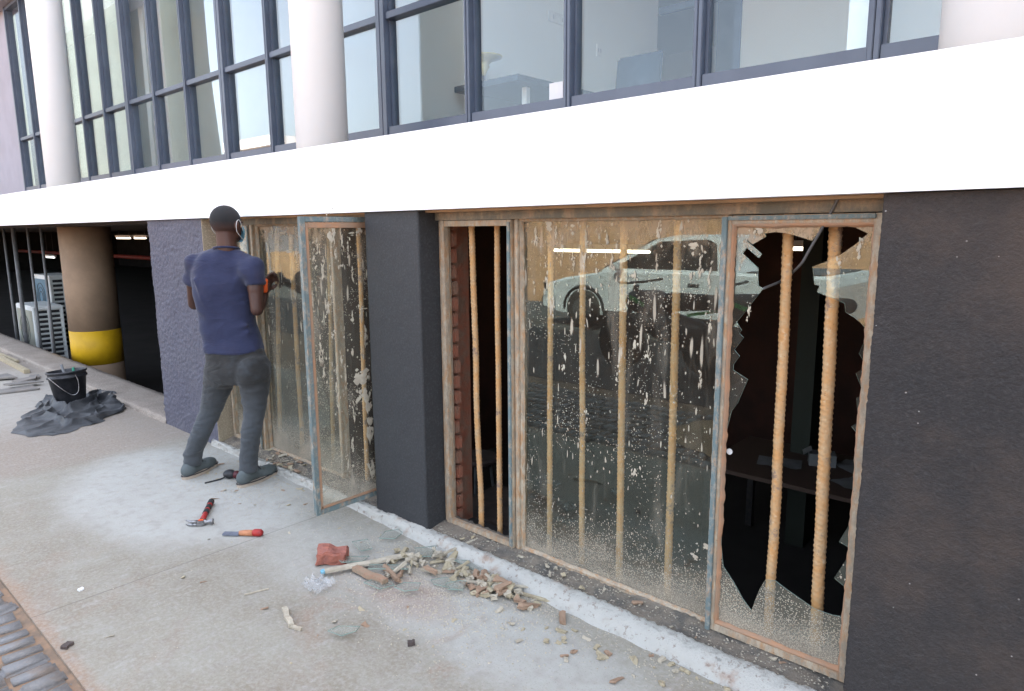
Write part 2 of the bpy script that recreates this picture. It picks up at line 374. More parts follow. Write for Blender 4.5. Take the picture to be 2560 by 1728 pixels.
# ------------------------------------------------------------------ mesh helpers
def mesh(name, bm, mat, parent=None, smooth=False, mats=None):
    me = bpy.data.meshes.new(name); bm.normal_update(); bm.to_mesh(me); bm.free()
    for q in (mats or [mat]): me.materials.append(q)
    if smooth:
        for p in me.polygons: p.use_smooth = True
    o = bpy.data.objects.new(name, me); COL.objects.link(o)
    if parent: o.parent = parent
    return o
def tag(o, label, cat, group=None):
    o['label'] = label; o['category'] = cat
    if group: o['group'] = group
    return o
def struct(name, bm, mat, smooth=False, mats=None):
    o = mesh(name, bm, mat, None, smooth, mats); o['kind'] = 'structure'; return o
def thing(name, label, cat, loc=(0, 0, 0), group=None, rot=(0, 0, 0)):
    o = bpy.data.objects.new(name, None); COL.objects.link(o); o.location = loc; o.rotation_euler = rot
    o.empty_display_size = .1
    return tag(o, label, cat, group)
def part(name, parent):
    o = bpy.data.objects.new(name, None); COL.objects.link(o); o.parent = parent; o.empty_display_size = .05; return o
def box(bm, a, b, mi=0, bev=0):
    x0, y0, z0 = a; x1, y1, z1 = b
    vs = [bm.verts.new(p) for p in ((x0, y0, z0), (x1, y0, z0), (x1, y1, z0), (x0, y1, z0), (x0, y0, z1), (x1, y0, z1), (x1, y1, z1), (x0, y1, z1))]
    fs = [bm.faces.new([vs[i] for i in q]) for q in ((3, 2, 1, 0), (4, 5, 6, 7), (0, 1, 5, 4), (1, 2, 6, 5), (2, 3, 7, 6), (3, 0, 4, 7))]
    for f in fs: f.material_index = mi
    if bev:
        es = list({e for f in fs for e in f.edges}); bmesh.ops.bevel(bm, geom=es, offset=bev, segments=2, affect='EDGES')
    return bm
def BX(a, b, bev=0): return box(bmesh.new(), a, b, 0, bev)
def obox(bm, c, size, M3, bev=0):
    b2 = bmesh.new(); s = Vector(size)/2; box(b2, -s, s, 0, bev)
    b2.transform(Matrix.Translation(c) @ M3.to_4x4()); merge(bm, b2)
def merge(bm, b2):
    me = bpy.data.meshes.new('t'); b2.to_mesh(me); b2.free(); bm.from_mesh(me); bpy.data.meshes.remove(me)
def tube(bm, pts, rad, n=10, cap=True, mi=0, fn=None):
    pts = [Vector(p) for p in pts]; rings = []
    rads = rad if isinstance(rad, (list, tuple)) else [rad]*len(pts)
    t0 = (pts[1]-pts[0]).normalized(); a = t0.orthogonal().normalized()
    for i, p in enumerate(pts):
        t = (pts[min(i+1, len(pts)-1)]-pts[max(i-1, 0)]).normalized()
        a = (a-t*a.dot(t)).normalized(); b = t.cross(a)
        ring = []
        for j in range(n):
            th = 2*pi*j/n; r = rads[i]*(fn(i, th) if fn else 1)
            ring.append(bm.verts.new(p+(a*cos(th)+b*sin(th))*r))
        rings.append(ring)
    for i in range(len(rings)-1):
        for j in range(n):
            f = bm.faces.new((rings[i][j], rings[i][(j+1) % n], rings[i+1][(j+1) % n], rings[i+1][j])); f.material_index = mi
    if cap:
        bm.faces.new(rings[0][::-1]).material_index = mi; bm.faces.new(rings[-1]).material_index = mi
    return bm
def T(pts, r, n=10, fn=None): return tube(bmesh.new(), pts, r, n, True, 0, fn)
def lathe(prof, c, n=32, axis='Z'):
    bm = bmesh.new(); rings = []
    for r, z in prof: rings.append([bm.verts.new((r*cos(2*pi*j/n), r*sin(2*pi*j/n), z)) for j in range(n)])
    for i in range(len(rings)-1):
        for j in range(n): bm.faces.new((rings[i][j], rings[i][(j+1) % n], rings[i+1][(j+1) % n], rings[i+1][j]))
    bm.faces.new(rings[0][::-1]); bm.faces.new(rings[-1])
    if axis == 'X': bm.transform(Matrix.Rotation(pi/2, 4, 'Y'))
    if axis == 'Y': bm.transform(Matrix.Rotation(pi/2, 4, 'X'))
    bm.transform(Matrix.Translation(c)); return bm
def poly_prism(outer, holes, thick, to3, flip=False):
    """flat sheet with holes; to3(u, v, w) puts it in space; slot 0 front, 1 back, 2 edges"""
    loops = [outer]+holes; v3 = [[Vector((u, v, 0)) for u, v in L] for L in loops]
    tris = tessellate_polygon(v3); flat = [p for L in v3 for p in L]
    bm = bmesh.new(); A = [bm.verts.new(to3(p.x, p.y, 0)) for p in flat]; B = [bm.verts.new(to3(p.x, p.y, thick)) for p in flat]
    for t in tris:
        try:
            bm.faces.new([A[i] for i in t]).material_index = 0
            bm.faces.new([B[i] for i in reversed(t)]).material_index = 1
        except ValueError: pass
    o = 0
    for L in loops:
        n = len(L)
        for i in range(n):
            a, b = o+i, o+(i+1) % n
            bm.faces.new((A[a], A[b], B[b], B[a])).material_index = 2
        o += n
    return bm
def remesh(bm, vox, smooth=4, fac=.5):
    me = bpy.data.meshes.new('tmp'); bm.to_mesh(me); bm.free(); o = bpy.data.objects.new('tmp', me); COL.objects.link(o)
    r = o.modifiers.new('r', 'REMESH'); r.mode = 'VOXEL'; r.voxel_size = vox
    if smooth:
        s = o.modifiers.new('s', 'SMOOTH'); s.factor = fac; s.iterations = smooth
    dg = bpy.context.evaluated_depsgraph_get(); dg.update(); e = o.evaluated_get(dg)
    m2 = bpy.data.meshes.new_from_object(e); out = bmesh.new(); out.from_mesh(m2)
    bpy.data.objects.remove(o); bpy.data.meshes.remove(me); bpy.data.meshes.remove(m2); return out
def sph(bm, c, r, M3=None, seg=20):
    r = (r, r, r) if isinstance(r, (int, float)) else r
    b2 = bmesh.new(); bmesh.ops.create_uvsphere(b2, u_segments=seg, v_segments=seg//2+2, radius=1)
    b2.transform(Matrix.Translation(c) @ (M3.to_4x4() if M3 else Matrix.Identity(4)) @ Matrix.Diagonal((*r, 1))); merge(bm, b2)
def caps(bm, a, b, ra, rb, n=16):
    a = Vector(a); b = Vector(b); d = (b-a); L = d.length
    q = d.to_track_quat('Z', 'Y').to_matrix().to_4x4(); b2 = bmesh.new(); rings = []
    prof = [(ra*sin(t), -ra*cos(t)) for t in (0.05, .4, .8, 1.2, 1.57)] + [(rb*sin(t), L+rb*cos(t)) for t in (1.57, 1.2, .8, .4, .05)]
    for r, z in prof: rings.append([b2.verts.new((r*cos(2*pi*j/n), r*sin(2*pi*j/n), z)) for j in range(n)])
    for i in range(len(rings)-1):
        for j in range(n): b2.faces.new((rings[i][j], rings[i][(j+1) % n], rings[i+1][(j+1) % n], rings[i+1][j]))
    b2.faces.new(rings[0][::-1]); b2.faces.new(rings[-1])
    b2.transform(Matrix.Translation(a) @ q); merge(bm, b2)

# ================================================================== SETTING
YF, YW, YU = 2.155, 2.30, 3.0          # pillar faces, basement window frames, office glazing
bm = bmesh.new(); box(bm, (-60, .60, -.4), (12, 2.30, 0)); struct('pavement', bm, M['concrete'])
struct('ground', BX((-400, -400, -.6), (300, .60, -.035)), M['earth'])
bm = BX((-60, -.9, -.5), (12, .60, -.012)); struct('cobble_bedding', bm, M['earthfill'])
struct('road', BX((-60, -7.0, -.5), (12, -.9, -.006)), M['asphalt'])
bm = bmesh.new()
random.seed(3)
xx = -6.2
for j in range(8):
    y1 = .592-j*.155; x = -6.2+random.random()*.05
    while x < -1.0:
        wd = .088+random.uniform(-.012, .012); ln = .146+random.uniform(-.010, .006)
        yo = random.uniform(-.004, .004)-(.0 if j else random.uniform(0, .02))
        b2 = bmesh.new(); hw, hl = wd/2-.005, ln/2
        box(b2, (-hw, -hl, -.05), (hw, hl, random.uniform(-.004, .005)), 0, .012)
        for v in b2.verts:
            v.co += Vector((noise.noise(v.co*30+Vector((x*9, j, 0))), noise.noise(v.co*30+Vector((j, x*9, 5))), noise.noise(v.co*30+Vector((x*7, j*3, 9)))))*.005
        b2.transform(Matrix.Translation((x+wd/2, y1-ln/2+yo, 0)) @ Matrix.Rotation(random.uniform(-.06, .06), 4, 'Z') @ Matrix.Rotation(random.uniform(-.04, .04), 4, 'X'))
        merge(bm, b2); x += wd
struct('cobblestones', bm, M['cobble'], True)
# added sheet, colour stands for sunlit ground (only seen mirrored in the glass)
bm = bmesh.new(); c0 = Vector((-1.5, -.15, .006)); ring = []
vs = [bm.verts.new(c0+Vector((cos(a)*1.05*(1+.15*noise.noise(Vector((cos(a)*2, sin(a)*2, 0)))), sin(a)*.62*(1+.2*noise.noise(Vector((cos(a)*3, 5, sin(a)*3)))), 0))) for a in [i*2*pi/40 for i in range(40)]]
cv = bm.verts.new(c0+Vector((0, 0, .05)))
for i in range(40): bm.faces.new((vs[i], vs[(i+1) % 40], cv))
struct('sun_patch', bm, M['sun_patch'])
# earth bank far behind the viewer
bm = bmesh.new(); nx, ny = 60, 10; g = []
for i in range(nx+1):
    row = []
    for j in range(ny+1):
        x = -260+i*6; y = -60-j*8; h = 7*(j/ny)**.8*(1+.5*noise.noise(Vector((x*.03, y*.03, 0))))
        row.append(bm.verts.new((x, y, h-.1)))
    g.append(row)
for i in range(nx):
    for j in range(ny): bm.faces.new((g[i][j], g[i][j+1], g[i+1][j+1], g[i+1][j]))
struct('hill', bm, M['earth'], True)

# mortar kerb below the basement windows (rough strip) and the crumbling ledge behind it
def strip(x0, x1, prof, dx=.008, amp=.006, seed=0, edge=None):
    bm = bmesh.new(); n = int((x1-x0)/dx); g = []
    for i in range(n+1):
        x = x0+(x1-x0)*i/n; row = []
        for j, (y, z, a) in enumerate(prof(x)):
            p = Vector((x, y, z)); q = Vector((x, y+j*.01, z))*1.0
            d = noise.fractal(q*45+Vector((seed, 0, 0)), .8, 2.1, 4)*amp*a; d2 = noise.noise(q*9+Vector((seed, 3, 0)))*amp*1.1*a
            row.append(bm.verts.new((x, y+d-d2, z+d*.9+d2)))
        g.append(row)
    for i in range(n):
        for j in range(len(g[0])-1): bm.faces.new((g[i][j], g[i+1][j], g[i+1][j+1], g[i][j+1]))
    return bm
def lerp(a, b, t): return a+(b-a)*t
def interp(x, tb):
    if x <= tb[0][0]: return tb[0][1]
    for (a, va), (b, vb) in zip(tb, tb[1:]):
        if x <= b: return lerp(va, vb, (x-a)/(b-a))
    return tb[-1][1]
def kp(x):
    yb = interp(x, [(-4.83, 2.125), (-3.12, 2.118), (-2.49, 2.078), (-1.40, 2.06), (-.7, 2.05)])
    zc = interp(x, [(-4.83, .04), (-3.1, .045), (-2.5, .052), (-.7, .056)])
    yt = 2.152
    yb += .010; out = [(yb-.008, -.004, .3)]
    for j in range(9):
        t = j/8; out.append((lerp(yb, yt-.01, t), zc*(sin(t*pi/2))**.75, 1))
    out += [(yt+.006, zc+.001, 1), (yt+.02, zc-.004, .8), (yt+.03, zc-.02, .4)]
    return out
struct('kerb', strip(-4.9, -.40, kp, .006, .0065), M['curb'], True)
def lp(x):
    out = []
    for j in range(14):
        t = j/13; out.append((lerp(2.150, 2.345, t), .034+.030*t+.006*noise.noise(Vector((x*6, t*3, 0))), 1))
    return out
struct('mortar_ledge', strip(-4.85, -.50, lp, .010, .007, 8), M['ledge'], True)
# low kerb in front of the parking opening
def gp(x):
    return [(2.150, -.004, .3), (2.153, .02, 1), (2.157, .040, 1)]+[(2.17+.33*j/6, .044, .7) for j in range(7)]+[(2.51, .0, .3), (2.515, -.3, 0)]
o = struct('parking_kerb', strip(-26, -5.76, gp, .03, .007, 4), mk_wall('dusty_kerb_concrete', (.36, .31, .26), (.28, .23, .19), 4, .006, 0, .9, 40), True)

# ================================================================== BUILDING
B = thing('office_building', 'white and charcoal office building with broken basement windows and glazed upper storey', 'building')
mesh('fascia', BX((-30, 2.130, 1.645), (8, 2.20, 2.0)), M['fascia'], B)
mesh('floor_slab', BX((-30, 2.20, 1.652), (8, 20, 1.985)), M['soffit'], B)
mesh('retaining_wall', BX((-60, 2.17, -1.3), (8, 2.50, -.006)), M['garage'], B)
def skin(x0, x1, y0, y1, z0, z1, st, amp, fr, seed, cap=0):
    path = []
    n = max(2, int((y1-y0)/st)); path += [(x0, y1-(y1-y0)*i/n, -1, 0) for i in range(n)]
    n = max(2, int((x1-x0)/st)); path += [(x0+(x1-x0)*i/n, y0, 0, -1) for i in range(n)]
    n = max(2, int((y1-y0)/st)); path += [(x1, y0+(y1-y0)*i/n, 1, 0) for i in range(n+1)]
    m_ = int((z1-z0)/st); bm = bmesh.new(); g = []
    for i, (x, y, nx, ny) in enumerate(path):
        row = []
        a, b = path[max(i-1, 0)], path[min(i+1, len(path)-1)]
        N_ = Vector((a[2]+b[2], a[3]+b[3], 0)).normalized()
        for j in range(m_+1):
            z = z0+(z1-z0)*j/m_; q = Vector((x, y, z))*fr+Vector((seed, 0, 0))
            d = noise.fractal(q, .75, 2.1, 4)*amp+noise.noise(q*.15)*amp*1.2
            row.append(bm.verts.new(Vector((x, y, z))+N_*d))
        g.append(row)
    for i in range(len(g)-1):
        for j in range(m_): bm.faces.new((g[i][j], g[i+1][j], g[i+1][j+1], g[i][j+1]))
    return bm
mesh('wall_core', BX((.9, YF, -.3), (8, 2.5, 1.640)), M['wallR'], B)
mesh('rough_wall', skin(-.536, .905, YF+.004, 2.5, -.05, 1.642, .007, .0022, 75, 5), M['wallR'], B, True)['label'] = 'rough charcoal wall right of the broken window'
mesh('pillar', skin(-2.942, -2.530, YF, 2.335, .0, 1.643, .012, .0010, 14, 2), M['pillar'], B, True)['label'] = 'smooth dark charcoal pillar between the windows'
bm = skin(-5.768, -4.832, YF+.003, 2.50, -.02, 1.642, .009, .0055, 38, 9)
mesh('pillar', bm, M['block'], B, True)['label'] = 'rough violet grey pillar beside the parking opening'
mesh('window_reveal', BX((-4.829, 2.158, .03), (-4.822, 2.34, 1.640)), M['reveal'], B)
mesh('pillar_core', BX((-2.925, 2.336, -.3), (-2.545, 2.50, 1.643)), M['jambbrick'], B)
# chipped brick jamb inside the open window
bm = bmesh.new(); z = .03; random.seed(5)
while z < 1.60:
    o_ = random.uniform(-.012, .016); box(bm, (-2.56, 2.345, z), (-2.500+o_*.6, 2.385, z+.068), 0, .006); z += .080
mesh('brick_jamb', bm, M['jambbrick'], B)
# basement room
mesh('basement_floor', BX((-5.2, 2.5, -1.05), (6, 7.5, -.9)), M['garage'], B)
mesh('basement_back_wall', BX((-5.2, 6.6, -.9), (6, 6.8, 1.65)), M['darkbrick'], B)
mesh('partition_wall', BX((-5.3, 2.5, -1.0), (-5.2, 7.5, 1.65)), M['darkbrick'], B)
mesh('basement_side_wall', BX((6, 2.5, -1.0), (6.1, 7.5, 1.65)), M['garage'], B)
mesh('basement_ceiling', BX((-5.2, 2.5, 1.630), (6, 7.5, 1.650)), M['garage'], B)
mesh('wall_stub', BX((-1.80, 5.2, -.9), (-1.66, 5.5, 1.62)), basic('green_grey_post', (.03, .036, .026), None), B)
# parking garage
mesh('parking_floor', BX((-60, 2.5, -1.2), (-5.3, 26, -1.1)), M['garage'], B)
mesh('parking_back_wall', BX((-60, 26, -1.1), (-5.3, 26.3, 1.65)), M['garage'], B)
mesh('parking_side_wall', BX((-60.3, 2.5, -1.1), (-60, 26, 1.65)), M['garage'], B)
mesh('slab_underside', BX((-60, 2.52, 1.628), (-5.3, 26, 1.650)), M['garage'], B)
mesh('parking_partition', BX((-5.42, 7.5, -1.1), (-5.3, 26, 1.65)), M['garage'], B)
# thick round column in the parking
cc = Vector((-9.86, 2.93, 0))
pc = mesh('parking_column', lathe([(.29, -1.1), (.29, -.10)], (cc.x, cc.y, 0), 48), M['colbeige'], B, True)
mesh('yellow_band', lathe([(.292, -.10), (.292, .33)], (cc.x, cc.y, 0), 48), M['yellow'], pc, True)
mesh('column_shaft', lathe([(.29, .33), (.29, 1.625)], (cc.x, cc.y, 0), 48), M['colbeige'], pc, True)
# upper white columns
for cx, r in ((-3.815, .158), (-8.93, .165), (-.335, .165)):
    mesh('column', lathe([(r, 1.985), (r, 5.2), (r*.98, 8.6)], (cx, 2.50, 0), 64), M['colpaint'], B, True)
# upper volume and overhang
mesh('upper_wall', BX((-60, 3.0, 4.93), (30, 20, 8.7)), M['fascia'], B)
mesh('overhang', BX((-60, 2.85, 4.75), (30, 3.2, 4.92)), M['purplewall'], B)
mesh('side_wall', BX((-30, 3.0, 1.99), (-12.42, 3.2, 4.75)), M['purplewall'], B)
mesh('roof_back', BX((-60, 20, -1), (30, 20.3, 8)), M['garage'], B)
mesh('end_wall', BX((-60.5, 2.6, -1), (-60.3, 20, 8)), M['garage'], B)
# office glazing
MX = [-12.40, -11.65, -10.93, -10.25, -9.577, -8.865, -8.17, -7.46, -6.737, -6.0, -5.232, -4.50, -3.79, -2.992, -2.264, -1.536, -.81, -.08, .65, 1.4, 2.1]
thick = {-8.17, -6.0, -3.79, -10.25, -1.536+9}
GZ = 2.228
for i, (a, b) in enumerate(zip(MX, MX[1:])):
    wn = part('window', B); wa = .045 if a in thick else .022; wb = .045 if b in thick else .022
    bm = bmesh.new()
    # mullion halves, sill rail, transom
    def half(x0, x1):
        box(bm, (x0, 2.955, 2.0), (x1, 3.06, 4.74), 0, .003)
    half(a, a+wa-.001) if i else half(a-.03, a+wa)
    half(b-wb, b-.003)
    box(bm, (a+wa, 2.965, 2.0), (b-wb, 3.05, GZ), 0, .003)
    box(bm, (a+wa, 2.968, 2.895), (b-wb, 3.045, 2.938), 0, .003)
    # inner bead
    for z0, z1 in ((GZ, 2.895), (2.938, 4.70)):
        box(bm, (a+wa, 2.99, z0), (a+wa+.014, 3.03, z1)); box(bm, (b-wb-.014, 2.99, z0), (b-wb, 3.03, z1))
    box(bm, (a+wa, 2.967, 4.70), (b-wb, 3.045, 4.74))
    mesh('frame', bm, M['frame_up'], wn)
    for z0, z1 in ((GZ-.004, 2.897), (2.936, 4.702)):
        bm = BX((a+wa-.002, 3.008, z0), (b-wb+.002, 3.016, z1))
        mesh('glass_pane', bm, M['glassup'], wn)
# office interior shell
mesh('office_floor', BX((-12.4, 3.07, 1.99), (6, 12, 2.0)), M['carpet'], B)
mesh('office_ceiling', BX((-12.4, 3.07, 4.74), (6, 12, 4.76)), M['office_wall'], B)
mesh('office_partition', BX((-4.60, 3.10, 2.0), (-4.47, 7.6, 4.74)), M['office_wall'], B)
mesh('office_back_wall', BX((-3.42, 7.58, 2.0), (6, 7.7, 4.74)), M['office_wall'], B)
mesh('office_dark_room', BX((-4.6, 9.4, 2.0), (-2.6, 9.5, 4.74)), M['office_dark'], B)
mesh('office_dark_side', BX((-2.62, 7.7, 2.0), (-2.5, 9.4, 4.74)), M['office_dark'], B)
mesh('door_frame', BX((-3.50, 7.56, 2.0), (-3.42, 7.72, 4.74)), M['office_dark'], B)
mesh('door_transom', BX((-4.46, 7.60, 4.05), (-3.50, 7.68, 4.12)), M['office_dark'], B)
mesh('office_partition', BX((-.95, 3.10, 2.0), (-.83, 7.58, 4.74)), M['office_wall'], B)
mesh('office_left_back_wall', BX((-12.4, 6.2, 2.0), (-4.6, 6.3, 4.74)), M['office_dim'], B)
for x0 in (-9.3, -10.6): mesh('office_partition', BX((x0, 3.6, 2.0), (x0+.12, 6.2, 4.74)), M['office_dim'], B)
mesh('office_beam', BX((-12.4, 3.3, 4.2), (-6.9, 3.55, 4.74)), M['purplewall'], B)
mesh('office_end_wall', BX((6, 3.1, 2.0), (6.1, 12, 4.74)), M['office_wall'], B)
mesh('office_rear_wall', BX((-12.4, 12, 2.0), (6, 12.1, 4.74)), M['office_wall'], B)
# sockets on the partition
def socket(y, z, w_, h_):
    t = BX((-4.468, y-w_/2, z-h_/2), (-4.458, y+w_/2, z+h_/2), .002); o = mesh('wall_socket', t, M['whitep'], B)
    for q in (-.25, .25): mesh('switch', BX((-4.457, y+q*w_-.008, z-.02), (-4.454, y+q*w_+.008, z+.02)), M['paper'], o)
p = F(1266, 42, 3); q = -4.46/p.x; socket(p.y*q, EYE+(p.z-EYE)*q, .30, .10)
p = F(1360, 115, 3); q = -4.46/p.x; socket(p.y*q, EYE+(p.z-EYE)*q, .09, .12)

# ------------------------------------------------------------------ basement windows
def rebar(x0, z0, x1, z1, y=2.375, r=.0135, wob=.004, seed=0, twist=1.0, parent=None, ph=0):
    L = z1-z0; n = int(L/.0045); pts = []
    for i in range(n+1):
        t = i/n; z = z0+L*t
        pts.append((lerp(x0, x1, t)+wob*noise.noise(Vector((seed*7.3, z*2.2, 0))), y+wob*noise.noise(Vector((z*2.2, seed, 4))), z))
    pitch = .019
    def fn(i, th):
        z = i*.0045; a = sin(2*pi*z/pitch+th*2.0+seed)
        s = max(0, a)
        long = .05 if abs(cos(th+.6)) > .95 else 0
        return .96+twist*(.15*s)+long+.11*noise.noise(Vector((z*30, th*2, seed)))
    return mesh('burglar_bar', T(pts, r, 14, fn), M['rebar'], parent, True)

def glass_poly(outer, holes, y, mat, parent, name='glass_pane'):
    bm = poly_prism(outer, holes, .004, lambda u, v, w_: Vector((u, y+w_, v)))
    return mesh(name, bm, mat, parent, mats=[mat, M['glassback'], M['glassedge']])
def rectf(bm, x0, x1, z0, z1, wd, y0, y1, bev=.002, sides='LRTB'):
    if 'L' in sides: box(bm, (x0, y0, z0), (x0+wd, y1, z1), 0, bev)
    if 'R' in sides: box(bm, (x1-wd, y0, z0), (x1, y1, z1), 0, bev)
    if 'B' in sides: box(bm, (x0+wd, y0+.001, z0), (x1-wd, y1-.001, z0+wd), 0, bev)
    if 'T' in sides: box(bm, (x0+wd, y0+.001, z1-wd), (x1-wd, y1-.001, z1), 0, bev)
def rough_rect(x0, x1, z0, z1, wd, y, th, mat, parent, name='putty', amp=.004, seed=0, sides='LRTB'):
    """hand-pressed putty bead with an uneven inner edge"""
    bm = bmesh.new(); st = .012
    def run(a, b, fix, horiz, inner):
        n = max(2, int((b-a)/st)); rows = []
        for i in range(n+1):
            t = a+(b-a)*i/n; wv = wd+amp*noise.fractal(Vector((t*30+seed, fix*5, 0)), .7, 2, 3)+amp*.8*noise.noise(Vector((t*6, seed, fix)))
            e = fix+inner*wv
            pr = [(fix, 0), (fix, -th), (lerp(fix, e, .55), -th*.9), (e, -.0008)]
            rows.append([bm.verts.new((t, y+w_, q) if horiz else (q, y+w_, t)) for q, w_ in pr])
        for i in range(n):
            for j in range(3): bm.faces.new((rows[i][j], rows[i+1][j], rows[i+1][j+1], rows[i][j+1]))
    if 'B' in sides: run(x0, x1, z0, True, 1)
    if 'T' in sides: run(x0, x1, z1, True, -1)
    if 'L' in sides: run(z0, z1, x0, False, 1)
    if 'R' in sides: run(z0, z1, x1, False, -1)
    bmesh.ops.recalc_face_normals(bm, faces=bm.faces)
    return mesh(name, bm, mat, parent, True)

ZT, ZB = 1.615, .055
# --- right window group
W2 = part('basement_window', B); W2['label'] = 'window right of the dark pillar with a missing, a spattered and a smashed pane'
x0, x1 = -2.530, -.566
bm = bmesh.new()
box(bm, (x0, 2.262, 1.596), (x1+.03, 2.345, 1.640), 0, .003)
mesh('header', bm, M['headerframe'], W2)
mesh('bounce_lit_soffit_strip', BX((-2.53, 2.202, 1.6335), (-.54, 2.2605, 1.6445), .002), M['bounce_orange'], W2)  # thin strip, warm bounced light put into its colour
bm = bmesh.new()
box(bm, (x0, 2.285, ZB-.02), (x0+.028, 2.34, 1.596), 0, .003)
box(bm, (x1+.003, 2.285, ZB-.02), (x1+.030, 2.34, 1.596), 0, .003)
box(bm, (-2.036, 2.283, ZB-.02), (-2.012, 2.34, 1.596), 0, .003)
box(bm, (-1.068, 2.283, ZB-.02), (-1.044, 2.34, 1.596), 0, .003)
box(bm, (x0+.028, 2.286, ZB-.03), (-2.036, 2.34, ZB), 0, .003)
box(bm, (-2.012, 2.286, ZB-.03), (-1.068, 2.34, ZB), 0, .003)
box(bm, (-1.044, 2.286, ZB-.03), (x1+.003, 2.34, ZB), 0, .003)
mesh('frame', bm, M['steelframe'], W2)
# empty casement: sash bars only
bm = bmesh.new(); rectf(bm, -2.500, -2.040, ZB+.002, 1.594, .026, 2.268, 2.300)
mesh('empty_sash', bm, M['steelframe'], W2)
bm = bmesh.new(); box(bm, (-2.062, 2.262, ZB+.01), (-2.043, 2.270, 1.585), 0, .002)
mesh('sash_edge', bm, M['tealframe'], W2)
# middle fixed pane
glass_poly([(-2.014, ZB-.002), (-1.066, ZB-.002), (-1.066, 1.597), (-2.014, 1.597)], [], 2.315, M['dirty'], W2)
rough_rect(-2.012, -1.068, ZB, 1.596, .013, 2.312, .020, M['steelframe'], W2, seed=2)
# right casement with the hole
bm = bmesh.new(); rectf(bm, -1.052, -.552, ZB+.002, 1.592, .028, 2.262, 2.300)
mesh('sash', bm, M['steelframe'], W2)
bm = bmesh.new(); box(bm, (-1.056, 2.252, ZB), (-1.036, 2.262, 1.588), 0, .002); box(bm, (-1.036, 2.2535, 1.576), (-.575, 2.2625, 1.590), 0, .002)
mesh('sash_edge', bm, M['tealframe'], W2)
gx0, gx1, gz0, gz1 = -1.024, -.579, ZB+.032, 1.562
rough_rect(gx0-.002, gx1+.002, gz0-.002, gz1+.002, .012, 2.283, .018, M['ringputty'], W2, amp=.004, seed=6)
YG = 2.284
c1 = lambda x, y: F(1615.9+.23145*x, 453.9+.23145*y, YG)
c2 = lambda x, y: F(1615.9+.23145*x, 771.6+.23145*y, YG)
c3 = lambda x, y: F(1597.7+.2893*x, 1089.4+.2893*y, YG)
H = [c1(*p) for p in ((1170, 160), (1240, 170), (1340, 225), (1410, 240), (1405, 270), (1530, 330), (1400, 440), (1270, 530), (1130, 600), (985, 655), (1005, 830), (1055, 840), (1030, 905), (1170, 960), (1300, 1015), (1305, 1100), (1390, 1150), (1450, 1200), (1520, 1275), (1490, 1390), (1440, 1505))]
H += [c2(*p) for p in ((1505, 225), (1470, 285), (1410, 330), (1480, 500), (1480, 550), (1415, 570), (1430, 750), (1455, 800), (1365, 850), (1440, 940), (1430, 1150), (1420, 1240), (1395, 1320), (1420, 1430), (1410, 1560))]
H += [c3(*p) for p in ((1160, 250), (1170, 320), (1110, 400), (1058, 485), (1145, 535), (1145, 580), (1080, 680), (1020, 770), (1115, 850), (1105, 900), (1118, 1000), (1105, 1078), (1000, 1060), (930, 1035), (860, 1010), (740, 925), (640, 855), (555, 790), (480, 785), (440, 850), (400, 945), (372, 1028), (300, 930), (230, 800), (150, 680))]
H = [(p.x, p.z) for p in H]
lf = []
for p in ((130, 500), (140, 300), (150, 60)): q = c3(*p); lf.append((max(gx0+.004, q.x), q.z))
q = c2(170, 900); lf.append((gx0+.005, q.z))
lf += [(p.x, p.z) for p in [c2(*p) for p in ((190, 700), (250, 620), (350, 390), (205, 295), (210, 240), (270, 160))]]
lf += [(p.x, p.z) for p in [c1(*p) for p in ((218, 1470), (308, 1350), (265, 1305), (290, 1280), (242, 1200), (500, 870), (455, 840), (450, 740), (455, 670), (300, 525), (340, 470), (460, 570), (487, 530), (340, 400), (345, 395), (400, 435), (528, 360), (520, 330), (620, 315), (710, 325), (800, 345), (980, 400), (1040, 320), (1100, 230))]]
H = [(min(max(a, gx0+.003), gx1-.003), b) for a, b in H+lf]
glass_poly([(gx0-.006, gz0-.006), (gx1+.006, gz0-.006), (gx1+.006, gz1+.006), (gx0-.006, gz1+.006)], [H], YG, M['dirtybroken'], W2)['label'] = 'smashed pane with a large jagged hole'
# hinge lug hanging in the opening
lug = F(1660, 1026, 2.31)
mesh('hinge_lug', lathe([(.011, -.002), (.011, .002)], (-1.015, 2.31, lug.z), 20, 'Y'), M['whitep'], W2)
# bars of the right group
for i, (t, b_, rr, wob) in enumerate([((1070, 512), (1092, 1190), .0145, .006), ((1128, 510), (1135, 1210), .0135, .002), ((1250, 500), (1247, 1250), .0125, .002), ((1323, 500), (1320, 1275), .0125, .003), ((1417, 495), (1405, 1325), .0145, .002), ((1540, 500), (1515, 1340), .0145, .003), ((1790, 535), (1745, 1450), .0165, .007), ((1898, 495), (1850, 1480), .0190, .003)]):
    a = F(*t, 2.372); c = F(*b_, 2.372)
    sx = (a.x-c.x)/(a.z-c.z)
    rebar(c.x+sx*(.02-c.z), .02, c.x+sx*(1.60-c.z), 1.60, 2.372, rr, wob, i+1, 1.0, W2)
